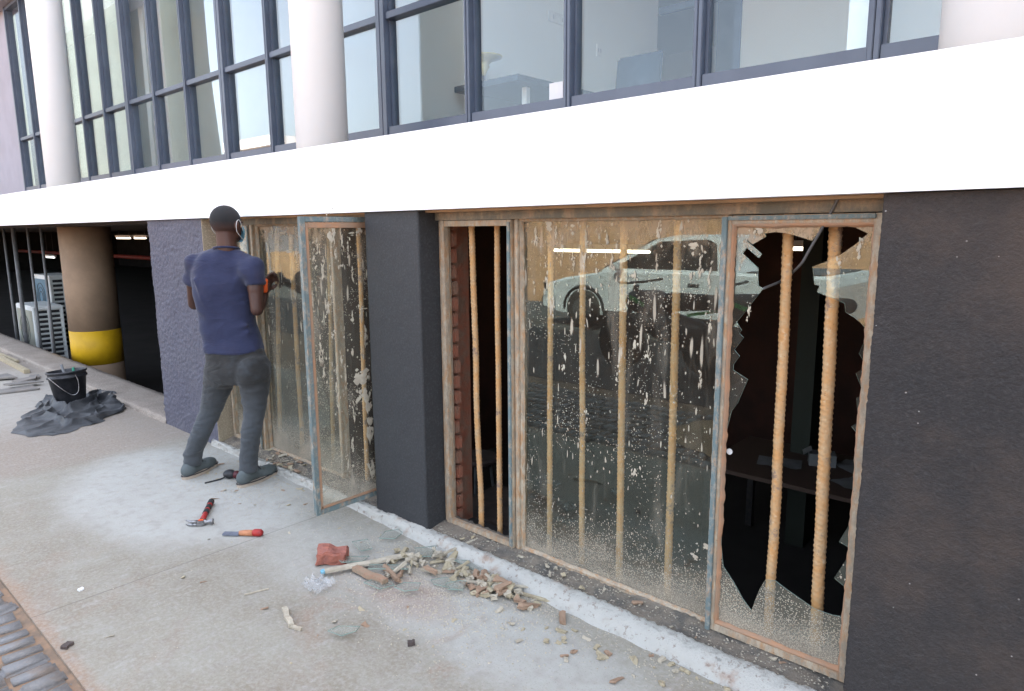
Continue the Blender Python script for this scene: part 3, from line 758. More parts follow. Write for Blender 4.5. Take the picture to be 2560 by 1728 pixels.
# --- left window group
W1 = part('basement_window', B); W1['label'] = 'window behind the workman with an opened casement'
xa, xb = -4.822, -2.945
bm = bmesh.new(); box(bm, (xa, 2.262, 1.596), (xb, 2.345, 1.640), 0, .003); mesh('header', bm, M['headerframe'], W1); mesh('bounce_lit_soffit_strip', BX((-4.82, 2.202, 1.6335), (-2.95, 2.2605, 1.6445), .002), M['bounce_orange'], W1)
bm = bmesh.new()
box(bm, (xa, 2.285, ZB-.02), (xa+.026, 2.34, 1.596), 0, .003); box(bm, (xb-.03, 2.285, ZB-.02), (xb, 2.34, 1.596), 0, .003)
box(bm, (-4.372, 2.268, ZB-.02), (-4.342, 2.34, 1.596), 0, .003); box(bm, (-3.466, 2.283, ZB-.02), (-3.440, 2.34, 1.596), 0, .003)
for a, b in ((xa+.026, -4.372), (-4.342, -3.466), (-3.440, xb-.03)): box(bm, (a, 2.286, ZB-.03), (b, 2.34, ZB), 0, .003)
mesh('frame', bm, M['steelframe'], W1)
bm = bmesh.new(); rectf(bm, xa+.022, -4.376, ZB+.002, 1.592, .026, 2.262, 2.300); mesh('sash', bm, M['steelframe'], W1)
bm = bmesh.new(); box(bm, (-4.392, 2.252, ZB), (-4.374, 2.262, 1.588), 0, .002); mesh('sash_edge', bm, M['tealframe'], W1)
glass_poly([(xa+.03, ZB+.01), (-4.388, ZB+.01), (-4.388, 1.58), (xa+.03, 1.58)], [], 2.290, M['dirtyleft'], W1)
glass_poly([(-4.346, ZB-.002), (-3.462, ZB-.002), (-3.462, 1.597), (-4.346, 1.597)], [], 2.315, M['dirtyleft'], W1)
rough_rect(-4.342, -3.466, ZB, 1.596, .013, 2.312, .020, M['steelframe'], W1, seed=12)
for i, (px, pz, qx, qz, rr) in enumerate([(-4.70, 1.6, -4.69, .02, .0135), (-4.52, 1.6, -4.53, .02, .0135), (-4.20, 1.6, -4.345, .02, .0145), (-4.035, 1.6, -4.045, .02, .0145), (-3.83, 1.6, -3.85, .02, .013), (-3.60, 1.6, -3.685, .02, .013), (-3.30, 1.6, -3.325, .02, .0135), (-3.13, 1.6, -3.14, .02, .0135)]):
    rebar(qx, qz, px, pz, 2.372, rr, .004, i+21, 1., W1)
# opened casement leaf, hinged at the pillar, standing at right angles to the wall
LX, LY0, LY1, LZ0, LZ1 = -3.035, 1.832, 2.285, .082, 1.622
leaf = part('casement_leaf', W1); 
def ybox(bm, y0, y1, z0, z1, xa_, xb_): box(bm, (xa_, y0, z0), (xb_, y1, z1), 0, .002)
bm = bmesh.new(); fwid = .026
ybox(bm, LY0, LY0+fwid, LZ0, LZ1, LX-.014, LX+.014); ybox(bm, LY1-fwid, LY1, LZ0, LZ1, LX-.014, LX+.014)
ybox(bm, LY0+fwid, LY1-fwid, LZ0, LZ0+fwid, LX-.013, LX+.013); ybox(bm, LY0+fwid, LY1-fwid, LZ1-fwid, LZ1, LX-.013, LX+.013)
leaf_f = mesh('casement_frame', bm, M['tealframe'], W1)
def leafpt(u, v, w_): return Vector((LX+.004-w_, u, v))
bm = poly_prism([(LY0+.02, LZ0+.02), (LY1-.02, LZ0+.02), (LY1-.02, LZ1-.02), (LY0+.02, LZ1-.02)], [], .004, leafpt)
mesh('casement_glass', bm, M['dirtyleaf'], W1, mats=[M['dirtyleaf'], M['glassback'], M['glassedge']])
bm = bmesh.new()
for y0, y1, z0, z1 in ((LY0+.026, LY0+.042, LZ0+.03, LZ1-.03), (LY0+.042, LY1-.026, LZ1-.056, LZ1-.028), (LY0+.03, LY1-.026, LZ0+.028, LZ0+.042)):
    n = int(max(y1-y0, z1-z0)/.02)+1
    box(bm, (LX+.005, y0, z0), (LX+.0125, y1, z1), 0, .002)
mesh('casement_putty', bm, M['ringputty'], W1)
bpy.data.objects.remove(leaf)

# dried cement splashes on the glass (raised blobs with runs)
def splashes(lst, tr, parent, seed):
    random.seed(seed); bm = bmesh.new()
    big = list(lst); lst = []
    for u, v, w_, h_ in big:
        m_ = 12 if max(w_, h_) > .06 else 4
        for q in range(m_):
            f = (random.uniform(.15, .5) if m_ == 12 else random.uniform(.35, .8)) if q else (.5 if m_ == 12 else .8)
            lst.append((u+random.gauss(0, .22)*w_, v+random.gauss(0, .28)*h_, w_*f*.8, h_*f*random.uniform(.6, 1.)))
        for q in range(5): s_ = random.uniform(.004, .010); lst.append((u+random.gauss(0, .8)*w_, v+random.gauss(0, .7)*h_, s_, s_*random.uniform(1, 2.4)))
    for u, v, w_, h_ in lst:
        n = 26; vs = []; top = bm.verts.new(tr(u, v, .0022))
        sk = random.uniform(-.25, .25)
        for i in range(n):
            a = 2*pi*i/n; rr = 1+.45*noise.fractal(Vector((cos(a)*1.0+u*31, sin(a)*1.0+v*17, seed)), .7, 2, 5)
            uu = cos(a)*w_/2*rr; vv = sin(a)*h_/2*rr
            if vv < 0: uu *= max(.15, 1+1.1*vv/(h_/2))
            vs.append(bm.verts.new(tr(u+uu+sk*vv, v+vv, .0006)))
        for i in range(n): bm.faces.new((vs[i], vs[(i+1) % n], top))
    bmesh.ops.recalc_face_normals(bm, faces=bm.faces)
    o = mesh('cement_splash', bm, M['splash'], parent, True); o['kind'] = 'stuff'; return o
def fpt(y): return lambda u, v, t: Vector((u, y-t, v))
L = []
for x, y, ww, hh in ((1245, 515, 34, 30), (1215, 545, 12, 50), (1262, 530, 10, 44), (1330, 555, 14, 60), (1325, 600, 12, 70), (1295, 520, 26, 22), (1360, 540, 8, 30), (1378, 545, 10, 44), (1495, 520, 20, 46), (1440, 630, 7, 36), (1390, 590, 9, 40), (1400, 560, 8, 30), (1575, 560, 42, 24), (1590, 600, 16, 60), (1610, 640, 12, 40), (1355, 620, 9, 36), (1300, 600, 9, 50), (1240, 640, 10, 40), (1275, 570, 8, 44), (1440, 780, 9, 42), (1472, 800, 8, 56), (1465, 910, 12, 34), (1610, 750, 12, 50), (1590, 870, 9, 50), (1440, 1075, 18, 30), (1255, 700, 8, 30), (1280, 830, 12, 34), (1340, 690, 7, 40), (1545, 520, 12, 44), (1570, 625, 10, 34), (1600, 1240, 30, 22), (1575, 1265, 26, 12), (1400, 860, 6, 24), (1330, 940, 7, 24)):
    p = F(x, y, 2.313); k_ = 1/((p-CAM).dot(fw))*FPX/K; L.append((p.x, p.z, ww/k_*1.25*.62, hh/k_*.80))
splashes(L, fpt(2.314), W2, 3)
L = []
for x, y, ww, hh in ((1700, 505, 26, 26), (1722, 520, 30, 30), (1740, 500, 30, 16), (1905, 600, 12, 30), (1700, 700, 5, 40), (1950, 560, 8, 40), (1930, 1320, 20, 40)):
    p = F(x, y, YG); k_ = 1/((p-CAM).dot(fw))*FPX/K; L.append((p.x, p.z, ww/k_*.8, hh/k_*.8))
splashes(L, fpt(YG-.001), W2, 4)
def onX(x, y, X):
    d = ray(x, y); return CAM+d*(X/d.x)
L = []
for x, y, ww, hh in ((752, 530, 26, 30), (775, 545, 8, 60), (757, 525, 14, 60), (742, 505, 40, 8), (770, 510, 10, 20), (733, 620, 12, 60), (752, 660, 6, 60), (762, 580, 8, 40), (775, 605, 18, 6), (745, 700, 14, 70), (728, 790, 14, 60), (735, 840, 9, 60), (755, 760, 12, 10), (790, 560, 6, 40), (800, 530, 26, 8), (815, 520, 14, 22), (838, 640, 16, 60), (820, 700, 30, 8), (800, 720, 10, 26), (822, 860, 60, 60), (835, 910, 40, 80), (815, 900, 30, 40), (840, 960, 30, 60), (805, 940, 10, 60), (842, 1000, 26, 90), (800, 1010, 12, 40), (790, 1050, 8, 30), (800, 620, 8, 50), (765, 890, 8, 60), (775, 820, 10, 40), (712, 590, 8, 40), (720, 560, 7, 40), (710, 680, 6, 50), (785, 860, 6, 60), (830, 770, 12, 60), (800, 800, 10, 30), (845, 1060, 22, 60)):
    p = onX(x, y, LX+.006)
    if LY0+.03 < p.y < LY1-.02: 
        k_ = 1/((p-CAM).dot(fw))*FPX/K; L.append((p.y, p.z, ww/k_*.75, hh/k_*.8))
splashes(L, lambda u, v, t: Vector((LX+.0045+t, u, v)), W1, 5)
L = []
for x, y, ww, hh in ((612, 600, 12, 70), (620, 640, 18, 60), (608, 560, 8, 50), (640, 530, 40, 14), (660, 510, 30, 10), (650, 570, 50, 8), (672, 575, 24, 8), (690, 590, 6, 30), (617, 520, 14, 24)):
    p = F(x, y, 2.313); k_ = 1/((p-CAM).dot(fw))*FPX/K; L.append((p.x, p.z, ww/k_*.9, hh/k_*.8))
splashes(L, fpt(2.314), W1, 6)

# loose cable hanging through the broken pane
pts = []
CB = [((1240, -20), 2.248), ((1150, 150), 2.262), ((1060, 310), 2.285), ((950, 500), 2.30), ((880, 620), 2.33), ((780, 720), 2.40), ((690, 790), 2.41), ((600, 830), 2.36), ((520, 862), 2.30), ((500, 872), 2.292)]
cps = [c_ for c_ in [F(1615.9+.23145*x, 453.9+.23145*y, Y) for (x, y), Y in CB]]
def catmull(P, n=8):
    out = []
    for i in range(len(P)-1):
        p0, p1, p2, p3 = P[max(i-1, 0)], P[i], P[i+1], P[min(i+2, len(P)-1)]
        for j in range(n):
            t = j/n; out.append(.5*((2*p1)+(p2-p0)*t+(2*p0-5*p1+4*p2-p3)*t*t+(3*p1-p0-3*p2+p3)*t**3))
    out.append(P[-1]); return out
tag(mesh('cable', T(catmull(cps), .0045, 8), M['pipe'], None, True), 'thin grey cable dangling through the smashed window pane', 'cable')

# ================================================================== THINGS INSIDE
t = thing('desk', 'dark blue grey desk seen from below behind the upstairs glass', 'desk', (-4.05, 5.4, 2.0))
mesh('desk_top', BX((-.36, -1.2, .695), (.36, 1.2, .745), .004), M['desk'], t)
mesh('modesty_panel', BX((-.30, -1.05, .35), (-.27, 1.05, .694)), M['desk'], t)
for yy in (-.95, .95): mesh('leg', BX((.20, yy-.025, 0), (.25, yy+.025, .694), .003), M['whitep'], t)
for yy in (-.95, .95): mesh('foot_bar', BX((-.3, yy-.02, 0), (.19, yy+.02, .03), .003), M['whitep'], t)
t = thing('office_chair', 'office chair with rounded blue grey backrest right of the upstairs desk', 'chair', (-3.10, 5.0, 2.0))
b2 = bmesh.new(); box(b2, (-.21, -.02, .42), (.21, .02, .93), 0, .018)
for v in b2.verts: v.co.y += .12*(v.co.x/.21)**2*-.4 + (v.co.z-.42)*.12
mesh('backrest', b2, M['chairc'], t, True)
mesh('seat', BX((-.22, -.42, .43), (.22, .0, .48), .02), M['chairc'], t)
mesh('stem', T([(0, -.2, .1), (0, -.2, .43)], .025), M['blacksteel'], t)
bm = bmesh.new()
for i in range(5):
    a = i*2*pi/5; tube(bm, [(0, -.2, .1), (.27*cos(a), -.2+.27*sin(a), .04)], .018, 8)
mesh('base', bm, M['blacksteel'], t)
t = thing('uplight_lamp', 'amber trumpet shaped lamp on the upstairs desk', 'lamp', (-4.27, 4.42, 2.745))
mesh('lamp_base', lathe([(.06, 0), (.06, .012), (.012, .025), (.012, .10)], (0, 0, 0), 24), M['blacksteel'], t, True)
mesh('lamp_shade', lathe([(.014, .10), (.03, .14), (.05, .17), (.045, .19), (.07, .215), (.155, .245), (.16, .255), (.15, .258)], (0, 0, 0), 32), M['lampy'], t, True)
tag(mesh('notice', BX((-2.412, 2.998, 2.226), (-2.320, 3.004, 2.318)), M['paper'], None), 'small white square notice stuck low on the upstairs glass', 'notice')

def fitting(name, label, xa_, xb_, y, z, mat, grp=None):
    t = thing(name, label, 'light fitting', ((xa_+xb_)/2, y, z), grp); h = (xb_-xa_)/2
    mesh('housing', BX((-h-.03, -.03, .022), (h+.03, .03, .07), .004), M['whitep'], t)
    mesh('lamp_tube', T([(-h, 0, 0), (h, 0, 0)], .016, 12), mat, t, True)
    bm = bmesh.new()
    for s in (-h, h): box(bm, (s-.012, -.014, -.016), (s+.012, .014, .024))
    mesh('end_cap', bm, M['whitep'], t)
    bm = bmesh.new()
    for s in (-h*.7, h*.7): tube(bm, [(s, 0, .07), (s, 0, 1.628-z)], .004, 6)
    mesh('hanger', bm, M['pipe'], t)
fitting('tube_light', 'long fluorescent tube glowing behind the spattered middle pane', -4.753, -3.535, 6.0, 1.325, M['tube'])
fitting('tube_light', 'short fluorescent tube glowing inside the smashed pane', -2.20, -1.80, 6.0, 1.374, M['tube'])
fitting('tube_light', 'tube light under the parking ceiling, beside the yellow banded column', -17.95, -17.05, 6.0, 1.425, M['tube'])
fitting('tube_light', 'tube light under the parking ceiling, nearest the rough violet pillar', -16.85, -16.15, 6.0, 1.427, M['tube'])
fitting('tube_light', 'small white tube light between the conduits, left of the yellow banded column', -23.8, -22.95, 6.0, .86, M['tubew'])

# planks and cartons seen through the empty sash
for i in range(6):
    o = mesh('timber_board', BX((-.32, -.30, 0), (.32, .30, .07), .004), M['cardboard'], None)
    o.location = (-3.16+random.uniform(-.02, .02), 3.46+random.uniform(-.02, .02), -.9+i*.084); o.rotation_euler[2] = .15+random.uniform(-.05, .05)
    tag(o, ['dark board at the bottom of the stack behind the empty window', 'dark board second from the bottom of the stack behind the empty window', 'dark board third from the bottom of the stack behind the empty window', 'dark board fourth from the bottom of the stack behind the empty window', 'dark board just under the top one behind the empty window', 'dark board on top of the stack behind the empty window'][i], 'board', 'boards stacked in the basement')
t = thing('stool', 'dark metal stool behind the left bar of the empty window', 'stool', (-3.75, 3.75, -.9))
mesh('seat', lathe([(.16, .62), (.17, .64), (.16, .66)], (0, 0, 0), 24), M['cardboard'], t)
for a in range(4): mesh('leg', T([(.10*cos(a*pi/2+.6), .10*sin(a*pi/2+.6), .62), (.17*cos(a*pi/2+.6), .17*sin(a*pi/2+.6), 0)], .012, 8), M['pipe'], t)
t = thing('work_table', 'cluttered table faintly seen through the smashed pane', 'table', (-1.45, 4.95, -.9))
mesh('table_top', BX((-.75, -.45, .72), (.75, .45, .75), .003), basic('table_top_brown', (.10, .06, .045), None), t)
for sx in (-.7, .7):
    for sy in (-.4, .4): mesh('leg', BX((sx-.025, sy-.025, 0), (sx+.025, sy+.025, .72)), M['blacksteel'], t)
M['oldpaper'] = basic('dim_paper', (.25, .25, .26), (.2, .2, .2))
for (x, y, a, s, lb) in ((-1.75, 4.85, .3, (.30, .21), 'flat sheet of paper on the left of the basement table'), (-1.15, 4.75, -.5, (.34, .26), 'curled pale sheet of paper on the right of the basement table'), (-1.30, 5.1, .9, (.21, .30), 'sheet of paper at the back of the basement table')):
    bm = bmesh.new(); n = 8; g = [[bm.verts.new((s[0]*(i/n-.5), s[1]*(j/n-.5), .012+.015*noise.noise(Vector((i*.5, j*.5, x))))) for j in range(n+1)] for i in range(n+1)]
    for i in range(n):
        for j in range(n): bm.faces.new((g[i][j], g[i+1][j], g[i+1][j+1], g[i][j+1]))
    o = mesh('paper_sheet', bm, M['oldpaper'], None, True); o.location = (x, y, -.145); o.rotation_euler[2] = a; tag(o, lb, 'paper')
t = thing('carton', 'small pale carton on the basement table', 'box', (-1.52, 5.05, -.149), rot=(0, 0, .4))
mesh('carton_body', BX((-.09, -.06, 0), (.09, .06, .09), .003), M['oldpaper'], t)
bm = bmesh.new(); obox(bm, Vector((-.10, 0, .10)), (.07, .11, .003), Matrix.Rotation(-.6, 3, 'Y')); mesh('carton_flap', bm, M['oldpaper'], t)

# parking: services, cars in the gloom
for i, px in enumerate((8, 30, 62, 92)):
    p = F(px, 540, 2.75)
    o = mesh('conduit', T([(p.x, 2.75, -1.1), (p.x+.05, 2.75, 1.626)], .018 if i != 1 else .03, 8), M['pipe'], None, True)
    tag(o, ['grey conduit at the very left edge of the parking opening', 'thickest grey conduit above the outdoor units', 'thin grey conduit second from the yellow banded column', 'thin grey conduit nearest the yellow banded column'][i], 'pipe', 'conduits rising in the parking opening')
tag(mesh('fire_pipe', T([(-40, 9, .72), (-5.6, 9, .72)], .07, 14), M['pipered'], None, True), 'long red pipe running across the dark parking', 'pipe')
def unit(loc, label, sc=1.0):
    t = thing('outdoor_unit', label, 'air conditioner', loc, 'outdoor units behind the parking kerb', rot=(0, 0, 0)); w_, d_, h_ = .95*sc, .40*sc, 1.25*sc
    mesh('casing', BX((-w_, -d_/2, 0), (0, d_/2, h_), .012), M['grate'], t)
    # side grille facing the viewer (+x) : slots
    bm = bmesh.new()
    for c in (-1, 1):
        for r in range(15):
            z = h_-.09-r*.075*sc; y = c*.083*sc
            box(bm, (.0015, y-.068*sc, z-.022*sc), (.004, y+.068*sc, z+.020*sc))
    mesh('side_louvre', bm, M['black'], t)
    bm = bmesh.new()
    for r in range(15):
        z = h_-.05-r*.075*sc; obox(bm, Vector((.012, 0, z)), (.012, d_*.86, .014*sc), Matrix.Rotation(.5, 3, 'Y'))
    box(bm, (.003, -.012, .02), (.020, .012, h_-.02)); box(bm, (.002, -d_/2+.004, .02), (.020, -d_/2+.024, h_-.02)); box(bm, (.002, d_/2-.024, .02), (.020, d_/2-.004, h_-.02))
    mesh('louvre_frame', bm, M['grate'], t)
    mesh('front_panel', BX((-w_*.93, -d_/2-.008, .06), (-w_*.05, -d_/2-.001, h_-.07)), M['unitbeige'] if sc == 1 else M['unitblue'], t)
    bm = bmesh.new()
    for zc in (.33, .88):
        for r in (.10, .17, .24): 
            ring = [(-w_*.5+r*cos(a), -d_/2-.014, zc*sc+r*sin(a)) for a in [i*2*pi/28 for i in range(29)]]; tube(bm, ring, .004, 5, False)
    mesh('fan_guard', bm, M['blacksteel'], t)
unit((-12.35, 3.05, -.80), 'nearer grey outdoor unit with louvred side behind the parking kerb')
unit((-13.3, 3.55, -.42), 'outdoor unit with a blue front standing behind the louvred one', 1.02)
def car(loc, rotz, label, name, paint, pickup=False, sc=1.0):
    t = thing(name, label, 'car', loc, rot=(0, 0, rotz)); L_, W_ = 4.3, 1.66
    # side profile, nose at -x
    body = [(-2.15, .30), (-2.14, .52), (-2.05, .66), (-1.75, .76), (-1.15, .86), (-1.0, .90), (1.0, .93), (2.10, .93) if pickup else (1.9, .90), (2.14, .80), (2.14, .32), (1.75, .24), (-1.8, .22)]
    bm = bmesh.new(); ys = (-W_/2, -W_/2+.06, W_/2-.06, W_/2); rows = []
    for s, y in enumerate(ys):
        ins = .05 if s in (0, 3) else 0
        rows.append([bm.verts.new((x*(1-ins*.3), y, z-ins*.6*(1 if z > .6 else 0))) for x, z in body])
    n = len(body)
    for s in range(3):
        for i in range(n): bm.faces.new((rows[s][i], rows[s][(i+1) % n], rows[s+1][(i+1) % n], rows[s+1][i]))
    bm.faces.new(rows[0][::-1]); bm.faces.new(rows[3]); bmesh.ops.recalc_face_normals(bm, faces=bm.faces)
    mesh('body', bm, paint, t)
    cab = [(-1.10, .88), (-.28, 1.36), (.05, 1.42), (.55, 1.42), (.72, 1.36), (.95, .92)] if pickup else [(-1.10, .88), (-.28, 1.36), (.05, 1.42), (.9, 1.42), (1.35, 1.3), (1.85, .90)]
    def loft(prof, w0, w1):
        bm = bmesh.new(); A = []; Bv = []
        for x, z in prof:
            hw = lerp(w0, w1, (z-.88)/.54); A.append(bm.verts.new((x, -hw, z))); Bv.append(bm.verts.new((x, hw, z)))
        for i in range(len(prof)-1): bm.faces.new((A[i], A[i+1], Bv[i+1], Bv[i]))
        bm.faces.new(A); bm.faces.new(Bv[::-1]); bmesh.ops.recalc_face_normals(bm, faces=bm.faces); return bm
    cb = mesh('cabin', loft(cab, .80, .62), paint, t)
    for s in (-1, 1):
        xs = [(-.86, .94), (-.20, 1.33), (.50, 1.36), (.62, 1.30), (.70, .95)]
        bm = bmesh.new(); v0 = []
        for x, z in xs: v0.append(bm.verts.new((x, s*(lerp(.80, .62, (z-.88)/.54)+.006), z)))
        bm.faces.new(v0 if s < 0 else v0[::-1]); mesh('side_window', bm, M['carglass'], t)
    bm = bmesh.new(); q = [(-1.06, .91), (-.32, 1.345)]; v0 = []
    for (x, z), sgn in ((q[0], -1), (q[0], 1), (q[1], 1), (q[1], -1)): v0.append(bm.verts.new((x-.012, sgn*(lerp(.78, .60, (z-.88)/.54)), z+.012)))
    bm.faces.new(v0); mesh('windscreen', bm, M['carglass'], t)
    if pickup: mesh('load_bed_liner', BX((1.05, -.68, .935), (2.02, .68, .945)), M['black'], t)
    for x in (-1.35, 1.35):
        for s in (-1, 1):
            wo = mesh('wheel', lathe([(.18, -.09), (.27, -.10), (.30, -.06), (.30, .06), (.27, .10), (.18, .09)], (x, s*(W_/2-.06), .30), 28, 'Y'), M['tyre'], t, True)
            mesh('rim', lathe([(.17, -.098), (.05, -.105), (.05, .105), (.17, .098)], (x, s*(W_/2-.06), .30), 20, 'Y'), M['steel'], wo)
            arch = []
            for i in range(15):
                a = pi*i/14; arch.append((x+.35*cos(a), s*(W_/2+.004), .30+.35*sin(a)))
            mesh('wheel_arch', T(arch, .022, 6), M['black'], t)
    for s in (-1, 1):
        mesh('headlight', BX((-2.155, s*.62-.16, .55), (-2.02, s*.62+.16, .68), .02), M['carglass'], t)
        mesh('door_handle', BX((.32, s*(W_/2+.012)-.012, .74), (.48, s*(W_/2+.012)+.012, .765), .004), M['black'], t)
        mesh('mirror', BX((-.78, s*.90-.07, .92), (-.68, s*.90+.07, 1.03), .02), paint, t)
        mesh('side_sill', BX((-1.0, s*(W_/2+.003)-.012, .22), (1.0, s*(W_/2+.003)+.012, .30), .004), M['black'], t)
    mesh('bumper', BX((-2.19, -.78, .26), (-2.12, .78, .46), .02), M['black'], t)
    t.scale = (sc, sc, sc*.95); return t
car((-4.95, -5.1, 0), 0, 'white pickup parked across the forecourt, mirrored in the middle pane', 'pickup_truck', M['carpaint'], True, 1.08)
dim = basic('dim_car_paint', (.20, .20, .21), None, rough=.3, bd=0)
car((-22.5, 14, -1.1), 0, 'grey car in the dark parking under the red pipe', 'parked_car', dim)
car((-28.5, 14.3, -1.1), .1, 'grey car deep in the parking, left of the other parked one', 'parked_car', dim)
# motorcycles in the shade behind the viewer, mirrored in the glass
def moto(loc, rz, label):
    t = thing('motorcycle', label, 'motorcycle', loc, 'motorcycles on the forecourt', rot=(0, 0, rz))
    for x in (-.62, .66):
        wo = mesh('wheel', lathe([(.25, -.05), (.30, -.05), (.31, 0), (.30, .05), (.25, .05)], (x, 0, .31), 28, 'Y'), M['tyre'], t, True)
        mesh('rim', lathe([(.24, -.02), (.03, -.05), (.03, .05), (.24, .02)], (x, 0, .31), 16, 'Y'), M['blacksteel'], wo)
    bm = bmesh.new(); caps(bm, (-.15, 0, .75), (-.42, 0, .78), .17, .12); caps(bm, (-.05, 0, .55), (.35, 0, .5), .17, .15)
    mesh('fuel_tank', remesh(bm, .02), M['black'], t, True)
    bm = bmesh.new(); caps(bm, (.05, 0, .80), (.68, 0, .84), .10, .07); mesh('saddle', bm, M['rubber'], t, True)
    mesh('fork', T([(-.62, .0, .31), (-.42, 0, .95)], .03), M['steel'], t)
    mesh('handlebar', T([(-.36, -.36, 1.0), (-.42, -.15, .98), (-.42, .15, .98), (-.36, .36, 1.0)], .014), M['blacksteel'], t)
    mesh('exhaust', T([(0, -.14, .32), (.35, -.16, .30), (.85, -.18, .42)], .04), M['steel'], t)
    bm = bmesh.new()
    for s in (-1, 1):
        obox(bm, Vector((-.28, s*.165, .80)), (.22, .006, .045), Matrix.Rotation(.35, 3, 'Y')); obox(bm, Vector((.45, s*.10, .72)), (.26, .006, .03), Matrix.Rotation(-.2, 3, 'Y'))
    mesh('green_stripe', bm, M['green'], t)
moto((-3.55, -1.75, 0), .15, 'black motorcycle with green stripes mirrored in the left of the middle pane')
moto((-2.55, -2.05, 0), -.1, 'black motorcycle with green stripes mirrored in the right of the middle pane')

# distant buildings mirrored in the office glass
t = thing('round_tower', 'rounded grey green tower mirrored in the office glass', 'building', (-82, -24, 0))
mesh('tower_wall', lathe([(9.2, -.1), (8.9, 8), (8.2, 20), (8.0, 40)], (0, 0, 0), 64), M['towerg'], t, True)
mesh('tower_cap', lathe([(8.6, 40.01), (8.6, 41)], (0, 0, 0), 48), M['purplewall'], t)
t = thing('slab_block', 'long grey green block beside the rounded tower, mirrored in the office glass', 'building', (-130, -24, 0))
mesh('block_wall', BX((-60, -6, -.1), (39, 5, 38)), M['towerg'], t)
for i in range(12):
    mesh('window', BX((-58+i*8, 5.001, 6), (-53+i*8, 5.06, 30)), M['carglass'], t)
t = thing('warehouse', 'low white warehouse with an orange lit roof band mirrored in the office glass', 'building', (-52, -27, 0))
mesh('warehouse_wall', BX((-6, -4, -.1), (1.3, 4, 8.2)), M['purplewall'], t)
mesh('roof', BX((-6.5, -4.5, 8.21), (1.8, 4.5, 8.95)), M['fascia'], t)
for i in range(3): mesh('window', BX((-5.2+i*2, 4.001, 4), (-4.0+i*2, 4.05, 6)), M['carglass'], t)
t = thing('scaffolding', 'tubular scaffolding beside the mirrored warehouse', 'scaffolding', (-40, -26, 0))
for i in range(7): mesh('standard', T([(-12+i*1.6, 0, -.1), (-12+i*1.6, 0, 8.7)], .05, 6), M['pipe'], t)
for zz in (2, 4, 6, 8): mesh('ledger', T([(-12.3, 0.1, zz), (-2, .1, zz)], .05, 6), M['pipe'], t)

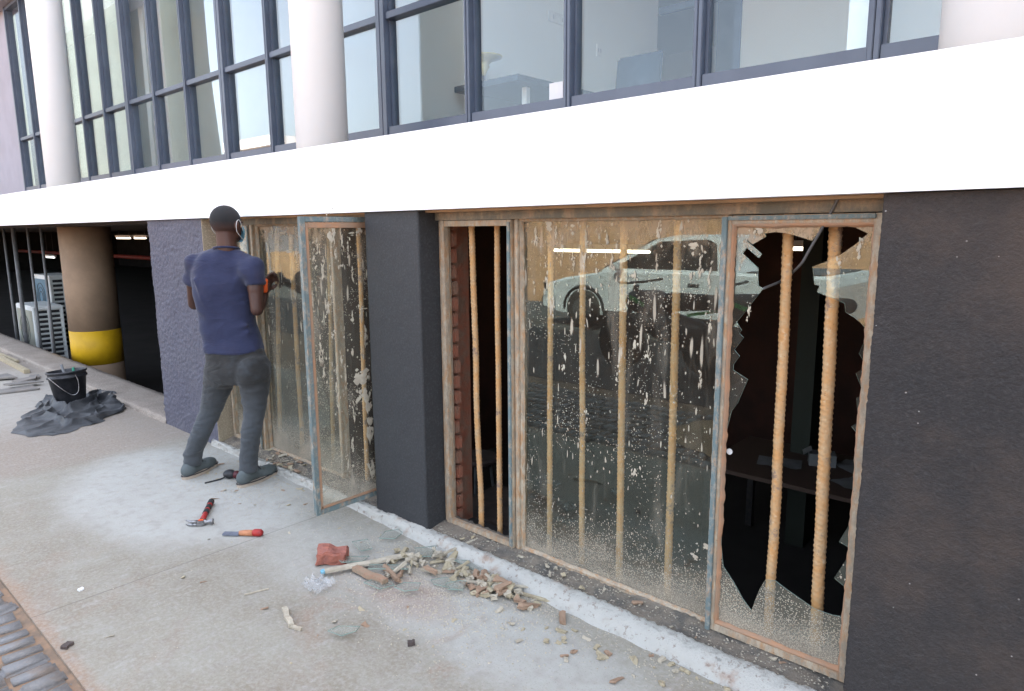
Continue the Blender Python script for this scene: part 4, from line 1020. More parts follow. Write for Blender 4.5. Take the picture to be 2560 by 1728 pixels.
# ================================================================== THE WORKMAN
def build_man():
    t = thing('person', 'workman in faded navy t-shirt and grey jeans facing the window, mask strap round his ear', 'person', (-4.13, 1.93, 0))
    inv = Matrix.Translation(-Vector((-4.13, 1.93, 0)))
    def put(name, bm, mat, par=t, smooth=True, mats=None):
        bm.transform(inv); return mesh(name, bm, mat, par, smooth, mats)
    Fd = Vector((-.76, .65, 0)).normalized(); Rd = Vector((Fd.y, -Fd.x, 0)); U = Vector((0, 0, 1))
    TM = Matrix((Rd, Fd, U)).transposed()
    kz = lambda z: 4.19+.166*(1.6-z)
    # ---- head
    hk = 4.185; hc = J(515, 508, hk)
    Hf = Vector((-.40, .917, 0)).normalized(); Hr = Vector((Hf.y, -Hf.x, 0)); HM = Matrix((Hr, Hf, U)).transposed()
    def hp(a, b, c): return hc+Hr*a+Hf*b+U*c
    nb = J(517, 566, 4.20)
    bm = bmesh.new()
    sph(bm, hp(0, -.012, .018), (.077, .096, .088), HM)
    sph(bm, hp(0, .030, -.045), (.060, .066, .072), HM)
    sph(bm, hp(0, .065, -.085), (.035, .03, .028), HM)            # chin
    caps(bm, hp(0, -.015, -.06), nb+Vector((0, 0, -.02)), .054, .060)
    caps(bm, hp(0, -.03, -.05), nb+Vector((0, 0, 0))-Fd*.01, .05, .058)
    sph(bm, hp(0, .100, -.030), (.016, .020, .022), HM)             # nose
    caps(bm, hp(0, .095, .005), hp(0, .108, -.035), .009, .014)
    for s in (-1, 1):
        sph(bm, hp(s*.032, .083, .008), (.02, .012, .010), HM)      # brow/eye area
        sph(bm, hp(s*.078, -.005, -.018), (.010, .020, .032), HM)   # ear
        sph(bm, hp(s*.085, -.012, -.012), (.006, .015, .024), HM)
    # arms
    sR = J(577, 604, 4.155); eR = J(583, 703, 4.165); sL = J(441, 598, 4.215); eL = J(441, 690, 4.36)
    hR = J(604, 650, 4.29); hL = J(566, 640, 4.50)
    wR = eR.lerp(hR, .90); wL = eL.lerp(hL, .88)
    def arm(s, e, w_):
        caps(bm, s, s.lerp(e, .55), .050, .047); caps(bm, s.lerp(e, .3), e, .048, .038)
        m_ = e.lerp(w_, .3); caps(bm, e, m_, .037, .041); caps(bm, m_, w_, .041, .026)
    arm(sR, eR, wR); arm(sL, eL, wL)
    caps(bm, sR-U*.03+Fd*.01, sL-U*.03+Fd*.01, .034, .034)
    # hands: palm, four curled fingers, thumb round the tool
    def hand(w_, fwd, side, upv, flip):
        fwd = fwd.normalized(); side = (side-fwd*side.dot(fwd)).normalized(); dn = fwd.cross(side)
        pc_ = w_+fwd*.045; HMx = Matrix((side, fwd, dn)).transposed()
        sph(bm, pc_, (.042, .050, .017), HMx)
        caps(bm, w_, w_+fwd*.02, .026, .028)
        for i, (o_, l_) in enumerate(((-.030, .034), (-.010, .039), (.011, .036), (.030, .028))):
            a = w_+fwd*(.080 if i else .075)+side*o_
            b = a+fwd*l_*.75+dn*flip*.014; c = b+fwd*.004+dn*flip*.026; d = c-fwd*.016+dn*flip*.008
            caps(bm, a-fwd*.02, b, .0095, .0088, 10); caps(bm, b, c, .0088, .0082, 10); caps(bm, c, d, .0082, .0072, 10)
        a = w_+fwd*.03-side*.036*flip; b = a-side*.018*flip+fwd*.026+dn*flip*.014; c = b+fwd*.018+dn*flip*.022+side*.010*flip
        caps(bm, a, b, .013, .011, 10); caps(bm, b, c, .011, .009, 10)
        return pc_, dn
    pR, dR = hand(wR, hR-eR, U, U, 1); pL, dL = hand(wL, hL-eL, U, U, 1)
    body = put('body', remesh(bm, .0055, 3, .5), M['skin'])
    # hair: close-cropped shell with a faded lower edge
    bm = bmesh.new(); sph(bm, hp(0, -.012, .020), (.0805, .0995, .0905), HM, 48)
    kill = []
    for v in bm.verts:
        q = HM.transposed() @ (v.co-hc)
        lim = -.058+.35*max(0, q.y+.03) if q.y < .03 else -.037+.9*(q.y-.03)
        if q.z < lim: kill.append(v)
        else: v.co += (v.co-hc).normalized()*(.0012*noise.noise(v.co*120)-.0035*max(0, 1-(q.z-lim)/.03))
    bmesh.ops.delete(bm, geom=kill, context='VERTS')
    k = N('faded_cropped_hair'); vz = k.xyz(k.pos())[2]; f_ = k.ramp(k.math('ADD', vz, k.math('MULTIPLY', k.noise(k.pos(), 90), .02)), hc.z-.035, hc.z+.035)
    k.col(k.mix(f_, (.072, .032, .023), (.009, .008, .009))); k.rough(.8); k.bump(k.noise(k.pos(), 420, 4), .9, .003)
    put('hair', bm, k.m, body)
    # mask + strap round the ear
    bm = bmesh.new(); n = 12; g = []
    for i in range(n+1):
        a = -1.25+2.5*i/n; row = []
        for j in range(7):
            tt = j/6; z = lerp(-.115, -.025, tt); r = .074+.012*sin(tt*pi)-.012*(1-tt)
            row.append(bm.verts.new(hp(sin(a)*r*.92, .028+cos(a)*(r+.012), z+.01*abs(sin(a)))))
        g.append(row)
    for i in range(n):
        for j in range(6): bm.faces.new((g[i][j], g[i+1][j], g[i+1][j+1], g[i][j+1]))
    mk = put('face_mask', bm, M['mask'], body)
    for s in (-1, 1):
        P = [hp(s*.073, .05, -.045), hp(s*.086, .025, -.01), hp(s*.090, .005, .020), hp(s*.092, -.018, .016), hp(s*.092, -.030, -.015), hp(s*.086, -.018, -.05), hp(s*.079, .015, -.075), hp(s*.070, .045, -.095)]
        put('mask_strap', T(catmull(P, 5), .0019, 6), M['strap'], mk)
    def cone(bm_, a, b, ra, rb): 
        b2 = T([a, a.lerp(b, .5), b], [ra, (ra+rb)/2, rb], 24); merge(bm_, b2)
    # ---- t-shirt : lofted torso rings, sleeves
    def ring_loft(rings, n=40):
        bm = bmesh.new(); R = []
        for c, a, b, tw, sq in rings:
            Ft = (Fd*cos(tw)+Rd*sin(tw)); Rt = Vector((Ft.y, -Ft.x, 0)); row = []
            for i in range(n):
                th = 2*pi*i/n; cx = cos(th); sx = sin(th)
                row.append(bm.verts.new(c+Rt*a*abs(cx)**sq*(1 if cx > 0 else -1)+Ft*b*abs(sx)**sq*(1 if sx > 0 else -1)))
            R.append(row)
        for i in range(len(R)-1):
            for j in range(n): bm.faces.new((R[i][j], R[i][(j+1) % n], R[i+1][(j+1) % n], R[i+1][j]))
        bm.faces.new(R[0][::-1]); bm.faces.new(R[-1]); return bm
    hemc = J(532, 800, 4.28); wst = J(519, 735, 4.27); che = J(506, 650, 4.235); shd = J(509, 592, 4.20); nkc = J(514, 566, 4.195)
    bm = ring_loft([(hemc, .182, .120, .05, .9), (J(527, 770, 4.28), .178, .117, .05, .9), (wst, .170, .112, 0, .9), (J(510, 692, 4.25), .170, .118, 0, .88), (che, .176, .125, 0, .85), (J(507, 615, 4.22), .188, .115, 0, .85), (shd, .178, .092, 0, .9), (J(511, 577, 4.20), .120, .074, 0, .95), (nkc, .070, .062, 0, 1)])
    for s_, e_, sg in ((sR, eR, 1), (sL, eL, -1)):
        tp_ = s_-Rd*sg*.006-U*.004
        sph(bm, tp_, .066); cone(bm, tp_, s_.lerp(e_, .46)+Rd*sg*.004, .066, .062)
        caps(bm, shd+Rd*sg*.07+U*.006, tp_-Rd*sg*.01, .062, .060); caps(bm, che+Rd*sg*.10+U*.05, tp_-U*.03-Rd*sg*.02, .09, .066)
        caps(bm, nkc+Rd*sg*.03-U*.025, tp_+U*.0, .045, .060)
        sph(bm, shd+Rd*sg*.075-Fd*.015-U*.05, (.10, .078, .11), TM)
    # long folds from the shoulder blades to the waist
    for a0, a1, r_ in ((che-Fd*.10+Rd*.12+U*.06, wst-Fd*.100-Rd*.04+U*.03, .018), (che-Fd*.10-Rd*.13+U*.05, wst-Fd*.095-Rd*.06-U*.02, .016), (wst-Fd*.095+Rd*.13, wst-Fd*.10-Rd*.05-U*.03, .015), (wst-Fd*.09+Rd*.14-U*.04, hemc-Fd*.105-Rd*.02+U*.03, .015)):
        caps(bm, a0, a1, r_, r_*.6, 10)
    sb = remesh(bm, .008, 16, .5)
    for v in sb.verts:
        q = v.co; d = noise.noise(Vector((q.x*6, q.y*6, q.z*13+q.x*5)))*.009+noise.noise(Vector((q.x*14, q.y*14, q.z*24)))*.0025
        v.co += v.normal*d if v.normal.length else Vector()
    shirt = put('t_shirt', sb, M['shirt'])
    bm = bmesh.new(); P = []
    for i in range(33):
        a = 2*pi*i/32; P.append(nkc+U*(.004-.012*sin(a))+Rd*.074*cos(a)+Fd*.066*sin(a))
    put('collar', T(P, .007, 8), M['shirt'], shirt)
    # ---- jeans
    gl = lambda x, y: G(x, y, 0)
    def ank(h_, t_): d_ = (t_-h_); d_.z = 0; return h_+d_.normalized()*.070+U*.125
    hipR = J(577, 846, 4.27); hipL = J(503, 846, 4.305); knR = J(578, 932, 4.235); knL = J(477, 936, 4.365); anR = ank(gl(545, 1106), gl(625, 1073)); anL = ank(gl(420, 1088), gl(487, 1056))
    bm = ring_loft([(J(533, 790, 4.28), .172, .112, .05, .9), (J(537, 815, 4.285), .184, .120, .05, .9), (J(541, 838, 4.285), .192, .128, .05, .9), (J(542, 856, 4.29), .185, .120, .05, .9), (J(541, 868, 4.29), .15, .10, .05, 1)])
    sph(bm, hipR-Fd*.03-Rd*.005+U*.005, (.112, .10, .115), TM); sph(bm, hipL-Fd*.03+Rd*.01+U*.01, (.105, .10, .11), TM); sph(bm, hipR.lerp(hipL, .5)-Fd*.045+U*.03, (.12, .085, .085), TM)
    caps(bm, hipR+U*.02, hipR.lerp(knR, .45), .108, .088); caps(bm, hipR.lerp(knR, .4), knR, .088, .066)
    caps(bm, hipL+U*.02, hipL.lerp(knL, .45), .104, .085); caps(bm, hipL.lerp(knL, .4), knL, .085, .064)
    for kn, an in ((knR, anR), (knL, anL)):
        c = kn.lerp(an, .32)-Fd*.018; caps(bm, kn, c, .064, .062); caps(bm, c, an.lerp(kn, .05), .062, .052); cone(bm, an.lerp(kn, .16), an-U*.045, .055, .056)
        for i in range(4):
            z = an.lerp(kn, .04+.06*i); sph(bm, z+Fd*random.uniform(-.008, .008), (.060-.001*i, .058, .014), Matrix.Rotation(random.uniform(-.3, .3), 3, 'X'))
        for i in range(4):
            z = kn.lerp(an, -.06+.06*i); sph(bm, z-Fd*.004, (.066, .064, .010), Matrix.Rotation(random.uniform(-.25, .25), 3, 'X'))
    jb = remesh(bm, .0075, 5, .5)
    for v in jb.verts:
        q = v.co; v.co += v.normal*(noise.noise(Vector((q.x*12, q.y*12, q.z*26)))*.005+noise.noise(Vector((q.x*30, q.y*30, q.z*45)))*.0025)
    jeans = put('jeans', jb, M['jeans'])
    put('pocket', (lambda b: (obox(b, J(560, 842, 4.175), (.12, .004, .010), TM), b)[1])(bmesh.new()), M['blacksteel'], jeans, False)
    # ---- shoes
    def shoe(heel, toe, side):
        d = (toe-heel); d.z = 0; Ls = d.length+.03; d.normalize(); s_ = Vector((d.y, -d.x, 0)); MM = Matrix((s_, d, U)).transposed()
        o = heel-d*.015; P = lambda a, b, c: o+s_*a+d*b+U*c
        bm = bmesh.new(); n = 32
        def outline(sc, z):
            row = []
            for i in range(n):
                th = 2*pi*i/n; yy = .5-.5*cos(th); wv = (.037+.014*sin(pi*min(1, yy*1.25)) if yy < .8 else .045)*abs(sin(th))**.6*(1 if sin(th) > 0 else -1)
                row.append(P(wv*sc, yy*Ls*(1)-(1-sc)*0, z))
            return row
        r0 = [bm.verts.new(p) for p in outline(1.0, .0)]; r1 = [bm.verts.new(p) for p in outline(1.02, .024)]
        for i in range(n): bm.faces.new((r0[i], r0[(i+1) % n], r1[(i+1) % n], r1[i]))
        bm.faces.new(r0[::-1]); bm.faces.new(r1); sole_b = bm
        bm = bmesh.new()
        sph(bm, P(0, .055, .050), (.042, .058, .050), MM); sph(bm, P(0, Ls*.68, .036), (.048, Ls*.30, .040), MM)
        caps(bm, P(0, .06, .055), P(0, Ls*.55, .045), .044, .040); caps(bm, P(0, .05, .06), P(0, .065, .080), .040, .038)
        up_ = put('shoe', remesh(bm, .005, 4), M['shoe'])
        put('sole', sole_b, M['sole'], up_, False)
        bm = bmesh.new(); tube(bm, [p for p in outline(1.03, .022)]+[outline(1.03, .022)[0]], .0035, 6); put('sole_stripe', bm, M['solestripe'], up_)
        bm = bmesh.new()
        for i in range(4):
            b_ = Ls*(.42+.075*i); hgt = .101-.011*i; tube(bm, [P(-.030, b_, hgt-.014), P(0, b_+.004, hgt+.002), P(.030, b_, hgt-.014)], .005, 6)
        put('shoelace', bm, M['solestripe'], up_)
        bm = bmesh.new(); caps(bm, P(0, .082, .075), P(0, .085, .11), .036, .036); put('sock', bm, M['solestripe'], up_)
    gl = lambda x, y: G(x, y, 0)
    shoe(gl(545, 1106), gl(625, 1073), 1); shoe(gl(420, 1088), gl(487, 1056), -1)
    return t, hR, pR, dR, hL
man, hR, pR, dR, hL = build_man()
# the tool he holds against the putty
ta, tb = J(602, 633, 4.20), J(601, 664, 4.22)
tp = thing('scraper_tool', 'orange handled scraper in the workman\'s raised right hand', 'scraper', tuple(tb))
L0 = ta-tb
mesh('handle', T([Vector((0, 0, 0)), L0*.15, L0*.5, L0*.85, L0], [.012, .018, .016, .018, .012], 16), M['orange'], tp, True)
e_ = J(622, 640, 4.46)-tb
mesh('blade', T([L0*.6, L0*.6+(e_-L0*.6)*.5, e_], [.008, .006, .004], 8), M['steel'], tp)

# ================================================================== THINGS ON THE PAVEMENT
# bucket on a crumpled sack
bc = G(163, 920)
bk = thing('bucket', 'black plastic bucket holding brushes on the crumpled sack', 'bucket', (bc.x, bc.y, 0.004), None, (.02, -.07, 0)); bk.scale = (1.16, 1.16, 1.12)
mesh('pail', lathe([(.095, .012), (.10, .02), (.128, .23), (.138, .232), (.138, .246), (.130, .248), (.131, .27), (.139, .272), (.139, .285), (.131, .286), (.128, .28), (.098, .03), (.01, .028)], (0, 0, 0), 40), M['black'], bk, True)
mesh('handle', T(catmull([Vector((.138, .02, .255)), Vector((.150, .03, .20)), Vector((.148, .02, .12)), Vector((.137, -.02, .10)), Vector((.12, -.08, .16)), Vector((.05, -.137, .25))]), .003, 6), M['steel'], bk)
tag(mesh('brush_handle', T([(bc.x-.03, bc.y+.03, .04), (bc.x-.10, bc.y-.02, .37)], [.008, .012], 8), M['pipe'], None, True), 'grey handle leaning out of the bucket on the left', 'brush')
tag(mesh('brush_handle', T([(bc.x+.05, bc.y+.03, .04), (bc.x+.02, bc.y+.04, .35)], [.008, .011], 8), basic('green_handle', (.03, .22, .14), None), None, True), 'green handle standing up in the bucket', 'brush')
def sack():
    bm = bmesh.new(); n = 130; m_ = 70; g = []
    P0 = [G(24, 988), G(110, 993), G(205, 968), G(285, 932)]; P1 = [G(52, 944), G(122, 902), G(212, 892), G(272, 892)]
    def curve(P, t):
        t = t*3; i = min(2, int(t)); return P[i].lerp(P[i+1], t-i)
    def up_(p): return Vector((p.x, p.y, 0))
    rg = [((116, 915), (158, 938), (212, 915), .085, .018), ((40, 965), (130, 935), (200, 950), .022, .012), ((60, 985), (120, 960), (150, 925), .018, .010), ((118, 912), (112, 945), (160, 968), .050, .016), ((160, 968), (215, 955), (280, 935), .050, .017), ((150, 955), (210, 935), (268, 925), .040, .014), ((205, 930), (240, 905), (280, 905), .055, .018), ((205, 905), (235, 895), (265, 915), .045, .015), ((275, 900), (283, 915), (272, 930), .05, .015), ((90, 930), (120, 910), (150, 905), .035, .014), ((70, 950), (100, 935), (115, 950), .022, .010), ((180, 962), (225, 965), (250, 950), .030, .010), ((225, 940), (240, 925), (272, 915), .03, .010)]
    segs = []
    for a, b, c, h, w_ in rg:
        q = catmull([up_(G(*a)), up_(G(*b)), up_(G(*c))], 6)
        segs += [(q[i], q[i+1], h, w_*1.9) for i in range(len(q)-1)]
    for i in range(n+1):
        row = []
        for j in range(m_+1):
            u = i/n; v = j/m_; p = curve(P0, u).lerp(curve(P1, u), v)
            e = min(u, 1-u, v, 1-v)*2; q = p*5
            wp = up_(p)+Vector((noise.noise(q*1.1), noise.noise(q*1.1+Vector((7, 0, 0))), 0))*.02
            h = .004+.008*min(1, e*8)*(1+noise.noise(q*2))
            best = 0
            for a, b, hh, w_ in segs:
                ab = b-a; t_ = max(0, min(1, (wp-a).dot(ab)/ab.dot(ab))); d = (wp-(a+ab*t_)).length
                if d < w_*4: best = max(best, hh*math.exp(-(d/w_)**1.25))
            h += best*min(1, .25+e*5)
            db = (Vector((p.x-bc.x, p.y-bc.y, 0))).length
            if db < .11: h = min(h, .010)
            out = p+Vector((noise.noise(q*1.5), noise.noise(q*1.5+Vector((5, 5, 5))), 0))*.07
            row.append(bm.verts.new((out.x, out.y, max(.003, h))))
        g.append(row)
    for i in range(n):
        for j in range(m_): bm.faces.new((g[i][j], g[i+1][j], g[i+1][j+1], g[i][j+1]))
    return bm
tag(mesh('sack', sack(), M['tarp'], None, True), 'crumpled dusty black plastic sack spread under the bucket', 'sack')
# slate offcuts, far left
random.seed(11)
for i, (x, y, s, lb) in enumerate(((20, 890, 1.0, 'largest grey tile offcut at the left edge of the pavement'), (55, 868, .8, 'grey tile offcut lying across its neighbours, left of the bucket'), (45, 880, .7, 'thin grey tile offcut under the other one, left of the bucket'), (78, 858, .55, 'small grey tile offcut nearest the bucket'), (10, 860, .9, 'pale grey tile offcut beside the timber at the left edge'))):
    p = G(x, y); pts = []; n = random.choice((4, 5))
    for k_ in range(n):
        a = 2*pi*k_/n+random.uniform(-.4, .4)+.6; pts.append((cos(a)*.30*s*random.uniform(.6, 1.1), sin(a)*.15*s*random.uniform(.7, 1.1)))
    bm = poly_prism(pts, [], .014, lambda u, v, w_: Vector((u, v, w_))); bmesh.ops.recalc_face_normals(bm, faces=bm.faces)
    o = mesh('tile_offcut', bm, M['slabgrey'], None); o.location = (p.x, p.y, .004+.016*(i % 3)); o.rotation_euler = (random.uniform(-.05, .05), random.uniform(-.05, .05), random.uniform(0, 3)); tag(o, lb, 'tile', 'tile offcuts left of the bucket')
for (a, b, r, lb) in (((0, 815), (62, 848), .022, 'thicker timber batten lying along the kerb at the left edge'), ((0, 806), (40, 824), .015, 'thinner timber batten against the kerb at the left edge')):
    p, q = G(*a), G(*b); d = q-p; bm = bmesh.new(); obox(bm, Vector((0, 0, r)), (d.length, r*2.5, r*2), Matrix.Identity(3), .003)
    o = mesh('timber_batten', bm, M['putty'], None); o.location = (p+q)/2; o.rotation_euler[2] = math.atan2(d.y, d.x); tag(o, lb, 'timber')

# hammer
def hammer():
    a = G(457, 1193); b = G(480, 1146); t = thing('claw_hammer', 'claw hammer with red and black grip lying on the dusty concrete', 'hammer', (a.x, a.y, 0))
    d = (b-a); L_ = max(.30, d.length); d.normalize(); ang = math.atan2(d.y, d.x); t.rotation_euler[2] = ang
    # local: handle along +x, head across y (poll at -y side ... claw at +y)
    zc = .018
    mesh('neck', T([(0, 0, zc), (.10, 0, zc)], [.012, .011], 12), M['blacksteel'], t, True)
    g = mesh('grip', T([(.03, 0, zc), (.10, 0, zc), (.16, 0, zc), (.22, 0, zc), (.29, 0, zc), (.30, 0, zc)], [.0145, .013, .015, .0145, .0175, .014], 16), M['red'], t, True)
    bm = bmesh.new()
    for xx, l_ in ((.115, .04), (.175, .045), (.245, .05)): tube(bm, [(xx, 0, zc+.0015), (xx+l_, 0, zc+.0015)], .0158 if xx < .2 else .0172, 14)
    mesh('grip_insert', bm, M['rubber'], g, True)
    s = -1
    bm = bmesh.new(); tube(bm, [(0, 0, zc), (0, s*.022, zc), (0, s*.03, zc), (0, s*.045, zc), (0, s*.047, zc), (0, s*.062, zc)], [.013, .013, .010, .010, .0145, .0145], 18)
    mesh('striking_face', bm, M['steel'], t, True)
    bm = bmesh.new(); box(bm, (-.017, -.018, zc-.013), (.017, .020, zc+.013), 0, .003); mesh('head', bm, M['steel'], t)
    mesh('maker_plate', BX((-.011, -.013, zc+.0135), (.011, .013, zc+.0150), .001), M['orange'], t)
    for q in (-1, 1):
        P = [(0-.002, .018, zc+q*.007), (-.002, .040, zc+q*.008), (.008, .062, zc+q*.010), (.024, .080, zc+q*.012)]
        bm = bmesh.new(); tube(bm, P, [.0095, .008, .006, .003], 8); mesh('claw', bm, M['steel'], t, True)
hammer()
def scraper():
    a = G(507, 1215); b = G(597, 1217); d = b-a; L_ = d.length; t = thing('putty_knife', 'scraper with grey blade sleeve, salmon handle and red end beside the hammer', 'scraper', (a.x, a.y, 0)); t.rotation_euler[2] = math.atan2(d.y, d.x)
    mesh('blade', BX((0, -.016, .004), (L_*.42, .016, .016), .003), M['greysleeve'], t)
    bm = bmesh.new(); tube(bm, [(L_*.42, 0, .014), (L_*.55, 0, .016), (L_*.76, 0, .016)], [.013, .015, .016], 14); mesh('handle', bm, M['orangehandle'], t, True)
    bm = bmesh.new(); tube(bm, [(L_*.76, 0, .017), (L_*.80, 0, .018), (L_*.95, 0, .018), (L_, 0, .017)], [.0165, .019, .019, .010], 14); mesh('end_cap', bm, M['red'], t, True)
scraper()
# small black tool with a cord, by the workman's foot
p = G(522, 1086); t = thing('tape_reel', 'small black and dark red tape reel lying by the workman\'s right shoe', 'tape reel', (p.x, p.y, 0), rot=(0, 0, .7))
bm = bmesh.new(); sph(bm, Vector((0, 0, .030)), (.042, .034, .030)); mesh('case', remesh(bm, .006), M['black'], t, True)
bm = bmesh.new(); sph(bm, Vector((.045, .0, .026)), (.028, .028, .026)); mesh('winder', remesh(bm, .006), basic('dark_red_plastic', (.10, .015, .02), None, rough=.4), t, True)
q = G(465, 1098)-p; q.rotate(Matrix.Rotation(-.7, 3, 'Z')); mesh('tape_end', T(catmull([Vector((-.03, 0, .012)), q*.4+Vector((0, .01, .006)), q+Vector((0, 0, .004))]), .005, 6), M['black'], t)
# brick
def brick():
    p = G(748, 1278); bm = bmesh.new(); box(bm, (-.085, -.055, 0), (.085, .055, .075), 0, .006)
    bmesh.ops.subdivide_edges(bm, edges=bm.edges, cuts=5, use_grid_fill=True)
    for v in bm.verts:
        v.co += Vector((noise.noise(v.co*14), noise.noise(v.co*14+Vector((9, 0, 0))), noise.noise(v.co*14+Vector((0, 9, 0)))))*.018+Vector((noise.noise(v.co*45), noise.noise(v.co*45+Vector((9, 0, 0))), noise.noise(v.co*45+Vector((0, 9, 0)))))*.006
        if v.co.x > .02: v.co.y *= .85
        v.co.z = max(v.co.z, 0)
    o = mesh('brick', bm, M['redbrick'], None, False); o.location = (p.x, p.y+.02, 0); o.rotation_euler[2] = .75; o.scale = (.86, .9, .86)
    tag(o, 'broken red clay brick standing on the pavement beside the glass shards', 'brick')
brick()
# glass shards: position, size, angle
k = N('dusty_shard_glass'); k.col((.42, .44, .38)); k.rough(.18); k.b.inputs['Alpha'].default_value = .24; M['shard'] = k.m
SH = [((800, 1278), .20, .07, .35, 'pale curved glass shard'), ((880, 1300), .30, .05, .15, 'long narrow glass shard in front of the brick'), ((960, 1262), .18, .08, .5, 'greenish glass shard behind the pile of sticks'), ((860, 1330), .16, .09, -.2, 'square glass shard in the middle of the rubbish'), ((1010, 1330), .20, .06, -.5, 'thin glass shard right of the torn plastic'), ((1100, 1300), .34, .05, -.45, 'longest glass shard running to the heap of chunks'), ((930, 1345), .13, .07, .6, 'small glass shard at the near edge of the rubbish'), ((890, 1225), .16, .06, .9, 'glass shard lying behind the brick'), ((1035, 1345), .11, .07, .1, 'small blue green glass shard before the heap'), ((780, 1445), .13, .045, .35, 'isolated glass shard lying toward the camera'), ((820, 1250), .14, .08, -.6, 'dusty glass shard touching the brick'), ((1130, 1340), .10, .05, .2, 'small glass shard under the heap of chunks')]
random.seed(21)
for (pp, l_, w_, a, lb) in SH:
    p = G(*pp); n = random.choice((4, 5)); pts = []
    for k_ in range(n):
        th = 2*pi*k_/n+random.uniform(-.45, .45)+.5; pts.append((cos(th)*l_*.52*random.uniform(.7, 1.05), sin(th)*w_*.75*random.uniform(.6, 1.2)))
    bm = poly_prism(pts, [], .004, lambda u, v, w__: Vector((u, v, w__))); bmesh.ops.recalc_face_normals(bm, faces=bm.faces)
    o = mesh('glass_shard', bm, M['dirty'], None, mats=[M['shard'], M['shard'], M['glassedge']])
    o.location = (p.x, p.y, .012+random.uniform(0, .02)); o.rotation_euler = (random.uniform(-.12, .12), random.uniform(-.08, .08), a+.6); tag(o, lb, 'glass shard', 'glass shards on the pavement')
# putty strips and sticks lying in the rubbish
random.seed(31)
def stick(a, b, w_, h_, mat, name, label, cat='putty strip', z=.012):
    p, q = G(*a), G(*b); d = q-p; n = 8; bm = bmesh.new(); rows = []
    for i in range(n+1):
        t = i/n; off = w_*.35*noise.noise(Vector((t*3, p.x*9, 0))); hw = w_/2*(1+.25*noise.noise(Vector((t*5, p.x*7, 3)))); x = d.length*t
        rows.append([bm.verts.new(c) for c in ((x, off-hw, 0), (x, off+hw, 0), (x, off+hw*.9, h_), (x, off-hw*.9, h_*(1+.3*noise.noise(Vector((t*6, 2, p.x))))))])
    for i in range(n):
        for j in range(4): bm.faces.new((rows[i][j], rows[i][(j+1) % 4], rows[i+1][(j+1) % 4], rows[i+1][j]))
    bm.faces.new(rows[0]); bm.faces.new(rows[-1][::-1]); bmesh.ops.recalc_face_normals(bm, faces=bm.faces)
    o = mesh(name, bm, mat, None); o.location = (p.x, p.y, z-.010); o.rotation_euler[2] = math.atan2(d.y, d.x); tag(o, label, cat); return o
stick((738, 1308), (930, 1270), .034, .010, M['puttypale'], 'putty_strip', 'long pale grey putty strip lying in front of the brick', z=.03)
stick((806, 1298), (875, 1330), .034, .020, M['puttyred'], 'putty_strip', 'brown wedge of putty between the torn plastic and the shards', z=.02)
stick((645, 1385), (662, 1425), .022, .014, M['puttypale'], 'putty_strip', 'isolated cream putty strip lying toward the camera')
stick((662, 1425), (685, 1432), .016, .010, M['puttypale'], 'putty_strip', 'short cream putty flake touching the isolated strip')
stick((1010, 1275), (1120, 1225), .016, .008, M['puttypale'], 'splinter', 'long thin splinter sloping over the pile of sticks', 'splinter', .05)
stick((1050, 1330), (1210, 1345), .014, .007, M['puttypale'], 'splinter', 'thin splinter in front of the heap of chunks', 'splinter', .03)
stick((555, 1352), (610, 1338), .006, .005, M['puttypale'], 'splinter', 'tiny pale stick alone on the pavement', 'splinter')
stick((1540, 1478), (1580, 1495), .03, .018, M['puttyred'], 'putty_strip', 'red brown stub lying against the right end of the white kerb')
stick((1170, 1345), (1260, 1372), .014, .010, M['putty'], 'splinter', 'thin grey splinter lying along the white kerb', 'splinter')
stick((925, 1465), (942, 1463), .022, .014, M['cardboard'], 'dry_leaf', 'small dark curled leaf on the pavement', 'leaf')
stick((145, 1475), (162, 1462), .03, .010, M['cardboard'], 'dry_leaf', 'dark brown leaf beside the cobbles', 'leaf')
stick((178, 1343), (190, 1338), .018, .008, M['whitep'], 'paper_scrap', 'small white scrap left on the concrete near the cobbles', 'scrap')
# torn plastic wrapper
def plastic():
    bm = bmesh.new(); n = 16; g = []
    for i in range(n+1):
        row = []
        for j in range(n+1):
            u, v = i/n-.5, j/n-.5; p = Vector((u*.13, v*.10, .012+.028*abs(noise.noise(Vector((u*5, v*5, 1))))*2)); p += Vector((noise.noise(Vector((u*4, v*4, 7))), noise.noise(Vector((u*4, v*4, 9))), 0))*.02
            row.append(bm.verts.new(p))
        g.append(row)
    for i in range(n):
        for j in range(n): bm.faces.new((g[i][j], g[i+1][j], g[i+1][j+1], g[i][j+1]))
    k = N('clear_plastic'); k.col((.70, .72, .73)); k.rough(.2); k.b.inputs['Alpha'].default_value = .26
    o = mesh('plastic_wrapper', bm, k.m, None, True); p = G(722, 1335); o.location = (p.x, p.y, 0); tag(o, 'torn clear plastic wrapper beside the rubbish', 'wrapper')
    o2 = mesh('bottle_cap', lathe([(.014, 0), (.015, .010), (.013, .012)], (0, 0, 0), 20), M['mask'], None); p = G(735, 1305); o2.location = (p.x, p.y, .012); tag(o2, 'small blue bottle cap at the end of the long putty strip', 'bottle cap')
plastic()

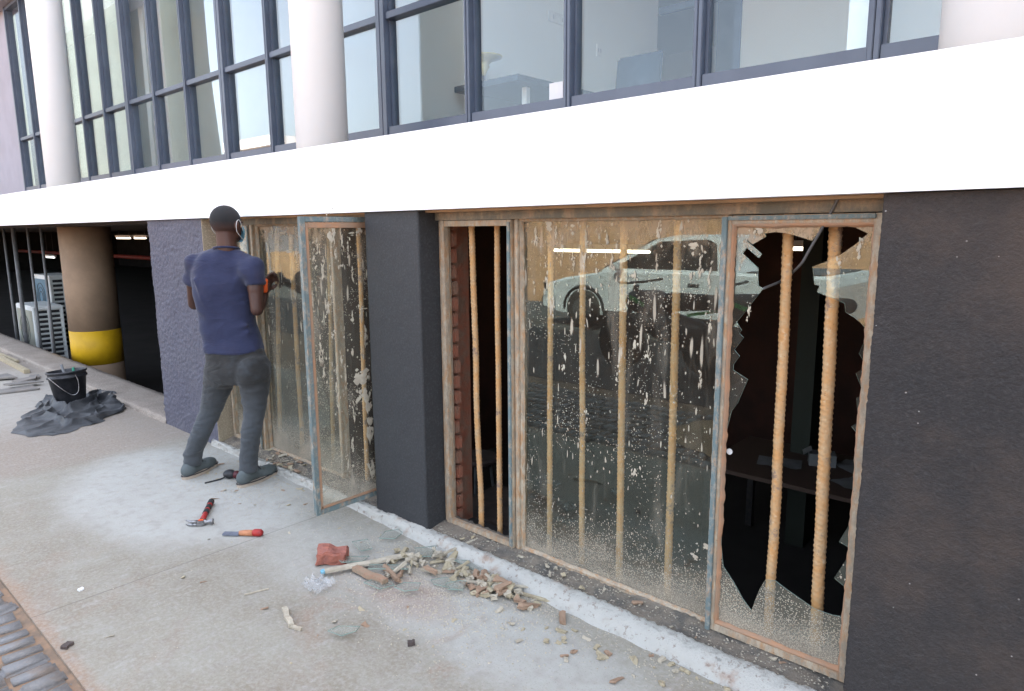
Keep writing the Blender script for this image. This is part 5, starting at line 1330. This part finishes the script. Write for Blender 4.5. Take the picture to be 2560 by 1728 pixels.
# chips and chunks of putty: each one a thing of its own
protos = []
random.seed(41)
for i in range(14):
    bm = bmesh.new(); l_, w_, h_ = random.uniform(.7, 1.4), random.uniform(.45, .65), random.uniform(.28, .5)
    l_ *= random.choice((1, 1, 1.6)); box(bm, (-l_/2, -w_/2, 0), (l_/2, w_/2, h_), 0, .035); bmesh.ops.subdivide_edges(bm, edges=[e for e in bm.edges if e.calc_length() > .2], cuts=1, use_grid_fill=True)
    for v in bm.verts: v.co += Vector((noise.noise(v.co*2+Vector((i, 0, 0))), noise.noise(v.co*2+Vector((0, i, 0))), noise.noise(v.co*2+Vector((0, 0, i)))*.5))*.34+Vector((noise.noise(v.co*7), noise.noise(v.co*7+Vector((3, 0, i))), noise.noise(v.co*7+Vector((0, 5, i)))))*.09
    me = bpy.data.meshes.new('mortar_chip'); bm.to_mesh(me); bm.free(); me.materials.append([M['putty'], M['puttypale'], M['putty'], M['puttyred'], M['puttypale']][i % 5]); protos.append(me)
def chip(p, s, label, group, z=0., flat=False):
    me_ = random.choice(protos); label = CN[me_.materials[0].name]+' '+label
    o = bpy.data.objects.new('mortar_chip', me_); COL.objects.link(o)
    o.location = (p.x, p.y, z); o.scale = (s, s, s*(.4 if flat else 1)); o.rotation_euler = (random.uniform(-.35, .35), random.uniform(-.35, .35), random.uniform(0, 6.3))
    tag(o, label, 'rubble', group)
CN = {'dry_putty': 'khaki', 'red_putty': 'reddish', 'pale_mortar': 'cream'}
cen = G(1125, 1335)
for i in range(80):
    r = abs(random.gauss(0, 1)); a = random.uniform(0, 6.28); dx = cos(a)*.125*r; dy = sin(a)*.062*r
    p = Vector((cen.x+dx, cen.y+dy, 0)); p.y = min(p.y, 2.045)
    chip(p, random.uniform(.024, .046), ('putty chunk on the right half of the heap against the white kerb' if dx > 0 else 'putty chunk on the left half of the heap against the white kerb'), 'putty chunks heaped against the kerb', max(0, .050*(1-r*.55))*random.uniform(.2, 1))
for i in range(48):
    p = G(random.uniform(880, 1055), 0+random.uniform(1248, 1312)); p.y = min(p.y, 2.05)
    chip(p, random.uniform(.022, .050), ('putty piece at the far side of the loose pile right of the brick' if p.y > 1.93 else 'putty piece at the near side of the loose pile right of the brick'), 'putty pieces piled right of the brick', random.uniform(0, .022))
    COL.objects[-1].scale.x *= random.choice((1, 1.5, 2.0)); COL.objects[-1].scale.y *= .75
for i in range(28):
    p = G(random.uniform(590, 705), random.uniform(1015, 1075), .05); p.y = min(max(p.y, 2.165), 2.27)
    chip(p, random.uniform(.02, .042), ('putty flake on the ledge just behind the workman' if p.x < -4.05 else 'putty flake on the ledge near the opened casement'), 'putty flakes on the ledge behind the workman', .045+random.uniform(0, .012), True)
for i in range(40):
    p = G(random.uniform(440, 740), random.uniform(1040, 1150)); p.y = min(p.y, 2.09)
    chip(p, random.uniform(.010, .028), ('thin putty flake between the workman\'s feet and the kerb' if p.y > 1.85 else 'thin putty flake on the dusty concrete before the workman\'s feet'), 'putty flakes around the workman', 0, True)
for i in range(38):
    t_ = random.random(); p = G(lerp(1150, 1760, t_), lerp(1395, 1568, t_)); p.y = min(p.y+random.gauss(-.06, .07), 2.045)
    chip(p, random.uniform(.010, .032), ('small mortar piece along the kerb foot below the broken pane' if p.x > -1.3 else 'small mortar piece along the kerb foot below the middle pane'), 'mortar pieces along the kerb foot', 0)
for i in range(16):
    x = random.uniform(-2.35, -.65); chip(Vector((x, random.uniform(2.175, 2.255), 0)), random.uniform(.008, .026), 'mortar crumb on the ledge under the right window group', 'mortar crumbs on the ledge', .05)
for i in range(24):
    p = Vector((random.uniform(-3.4, -.9), random.uniform(1.05, 1.95), 0)); chip(p, random.uniform(.006, .018), ('lone mortar flake on the open pavement left of the brick' if p.x < -2.6 else 'lone mortar flake on the open pavement in front of the chunk heap' if p.x < -1.7 else 'lone mortar flake on the reddish pavement at the lower right'), 'flakes scattered on the pavement', 0, True)
for (x, y, s) in ((600, 1382, .03), (830, 1420, .032), (1030, 1410, .02), (1180, 1455, .026), (1270, 1460, .028), (1330, 1450, .026), (250, 1445, .02), (415, 1310, .024), (345, 1705, .02), (1400, 1545, .03), (1440, 1500, .028), (820, 1385, .022), (760, 1410, .03)):
    chip(G(x, y), s, 'single yellowish flake lying toward the camera', 'yellowish flakes toward the camera', 0, True)
# fine grit: too many to count
bm = bmesh.new(); random.seed(51)
def grit(p, s, z=0):
    a = random.uniform(0, 6.3); c = Vector((p.x, p.y, z))
    vs = [bm.verts.new(c+Vector((cos(a+k_*2.1)*s, sin(a+k_*2.1)*s*.8, 0))) for k_ in range(3)]; t_ = bm.verts.new(c+Vector((0, 0, s*.8)))
    for i in range(3): bm.faces.new((vs[i], vs[(i+1) % 3], t_))
for i in range(1500):
    t_ = random.random(); x = lerp(-4.8, -.6, t_); grit(Vector((x, 2.07-abs(random.gauss(0, .10)), 0)), random.uniform(.0015, .005))
for i in range(2600):
    grit(Vector((random.gauss(-2.1, .30), min(2.06, random.gauss(1.82, .16)), 0)), random.uniform(.0015, .006))
for i in range(1500):
    grit(Vector((random.gauss(-4.1, .45), min(2.09, random.gauss(1.85, .16)), 0)), random.uniform(.0015, .005))
for i in range(1100):
    grit(Vector((random.uniform(-6, -.4), random.uniform(.7, 2.05), 0)), random.uniform(.001, .0035))
for i in range(1600):
    x = random.uniform(-4.75, -.6); y = random.uniform(2.165, 2.275); grit(Vector((x, y, 0)), random.uniform(.002, .006), .036+.030*(y-2.15)/.195)
o = mesh('grit', bm, M['puttypale'], None); o['kind'] = 'stuff'; o['label'] = 'fine mortar grit strewn over pavement and ledge'; o['category'] = 'grit'
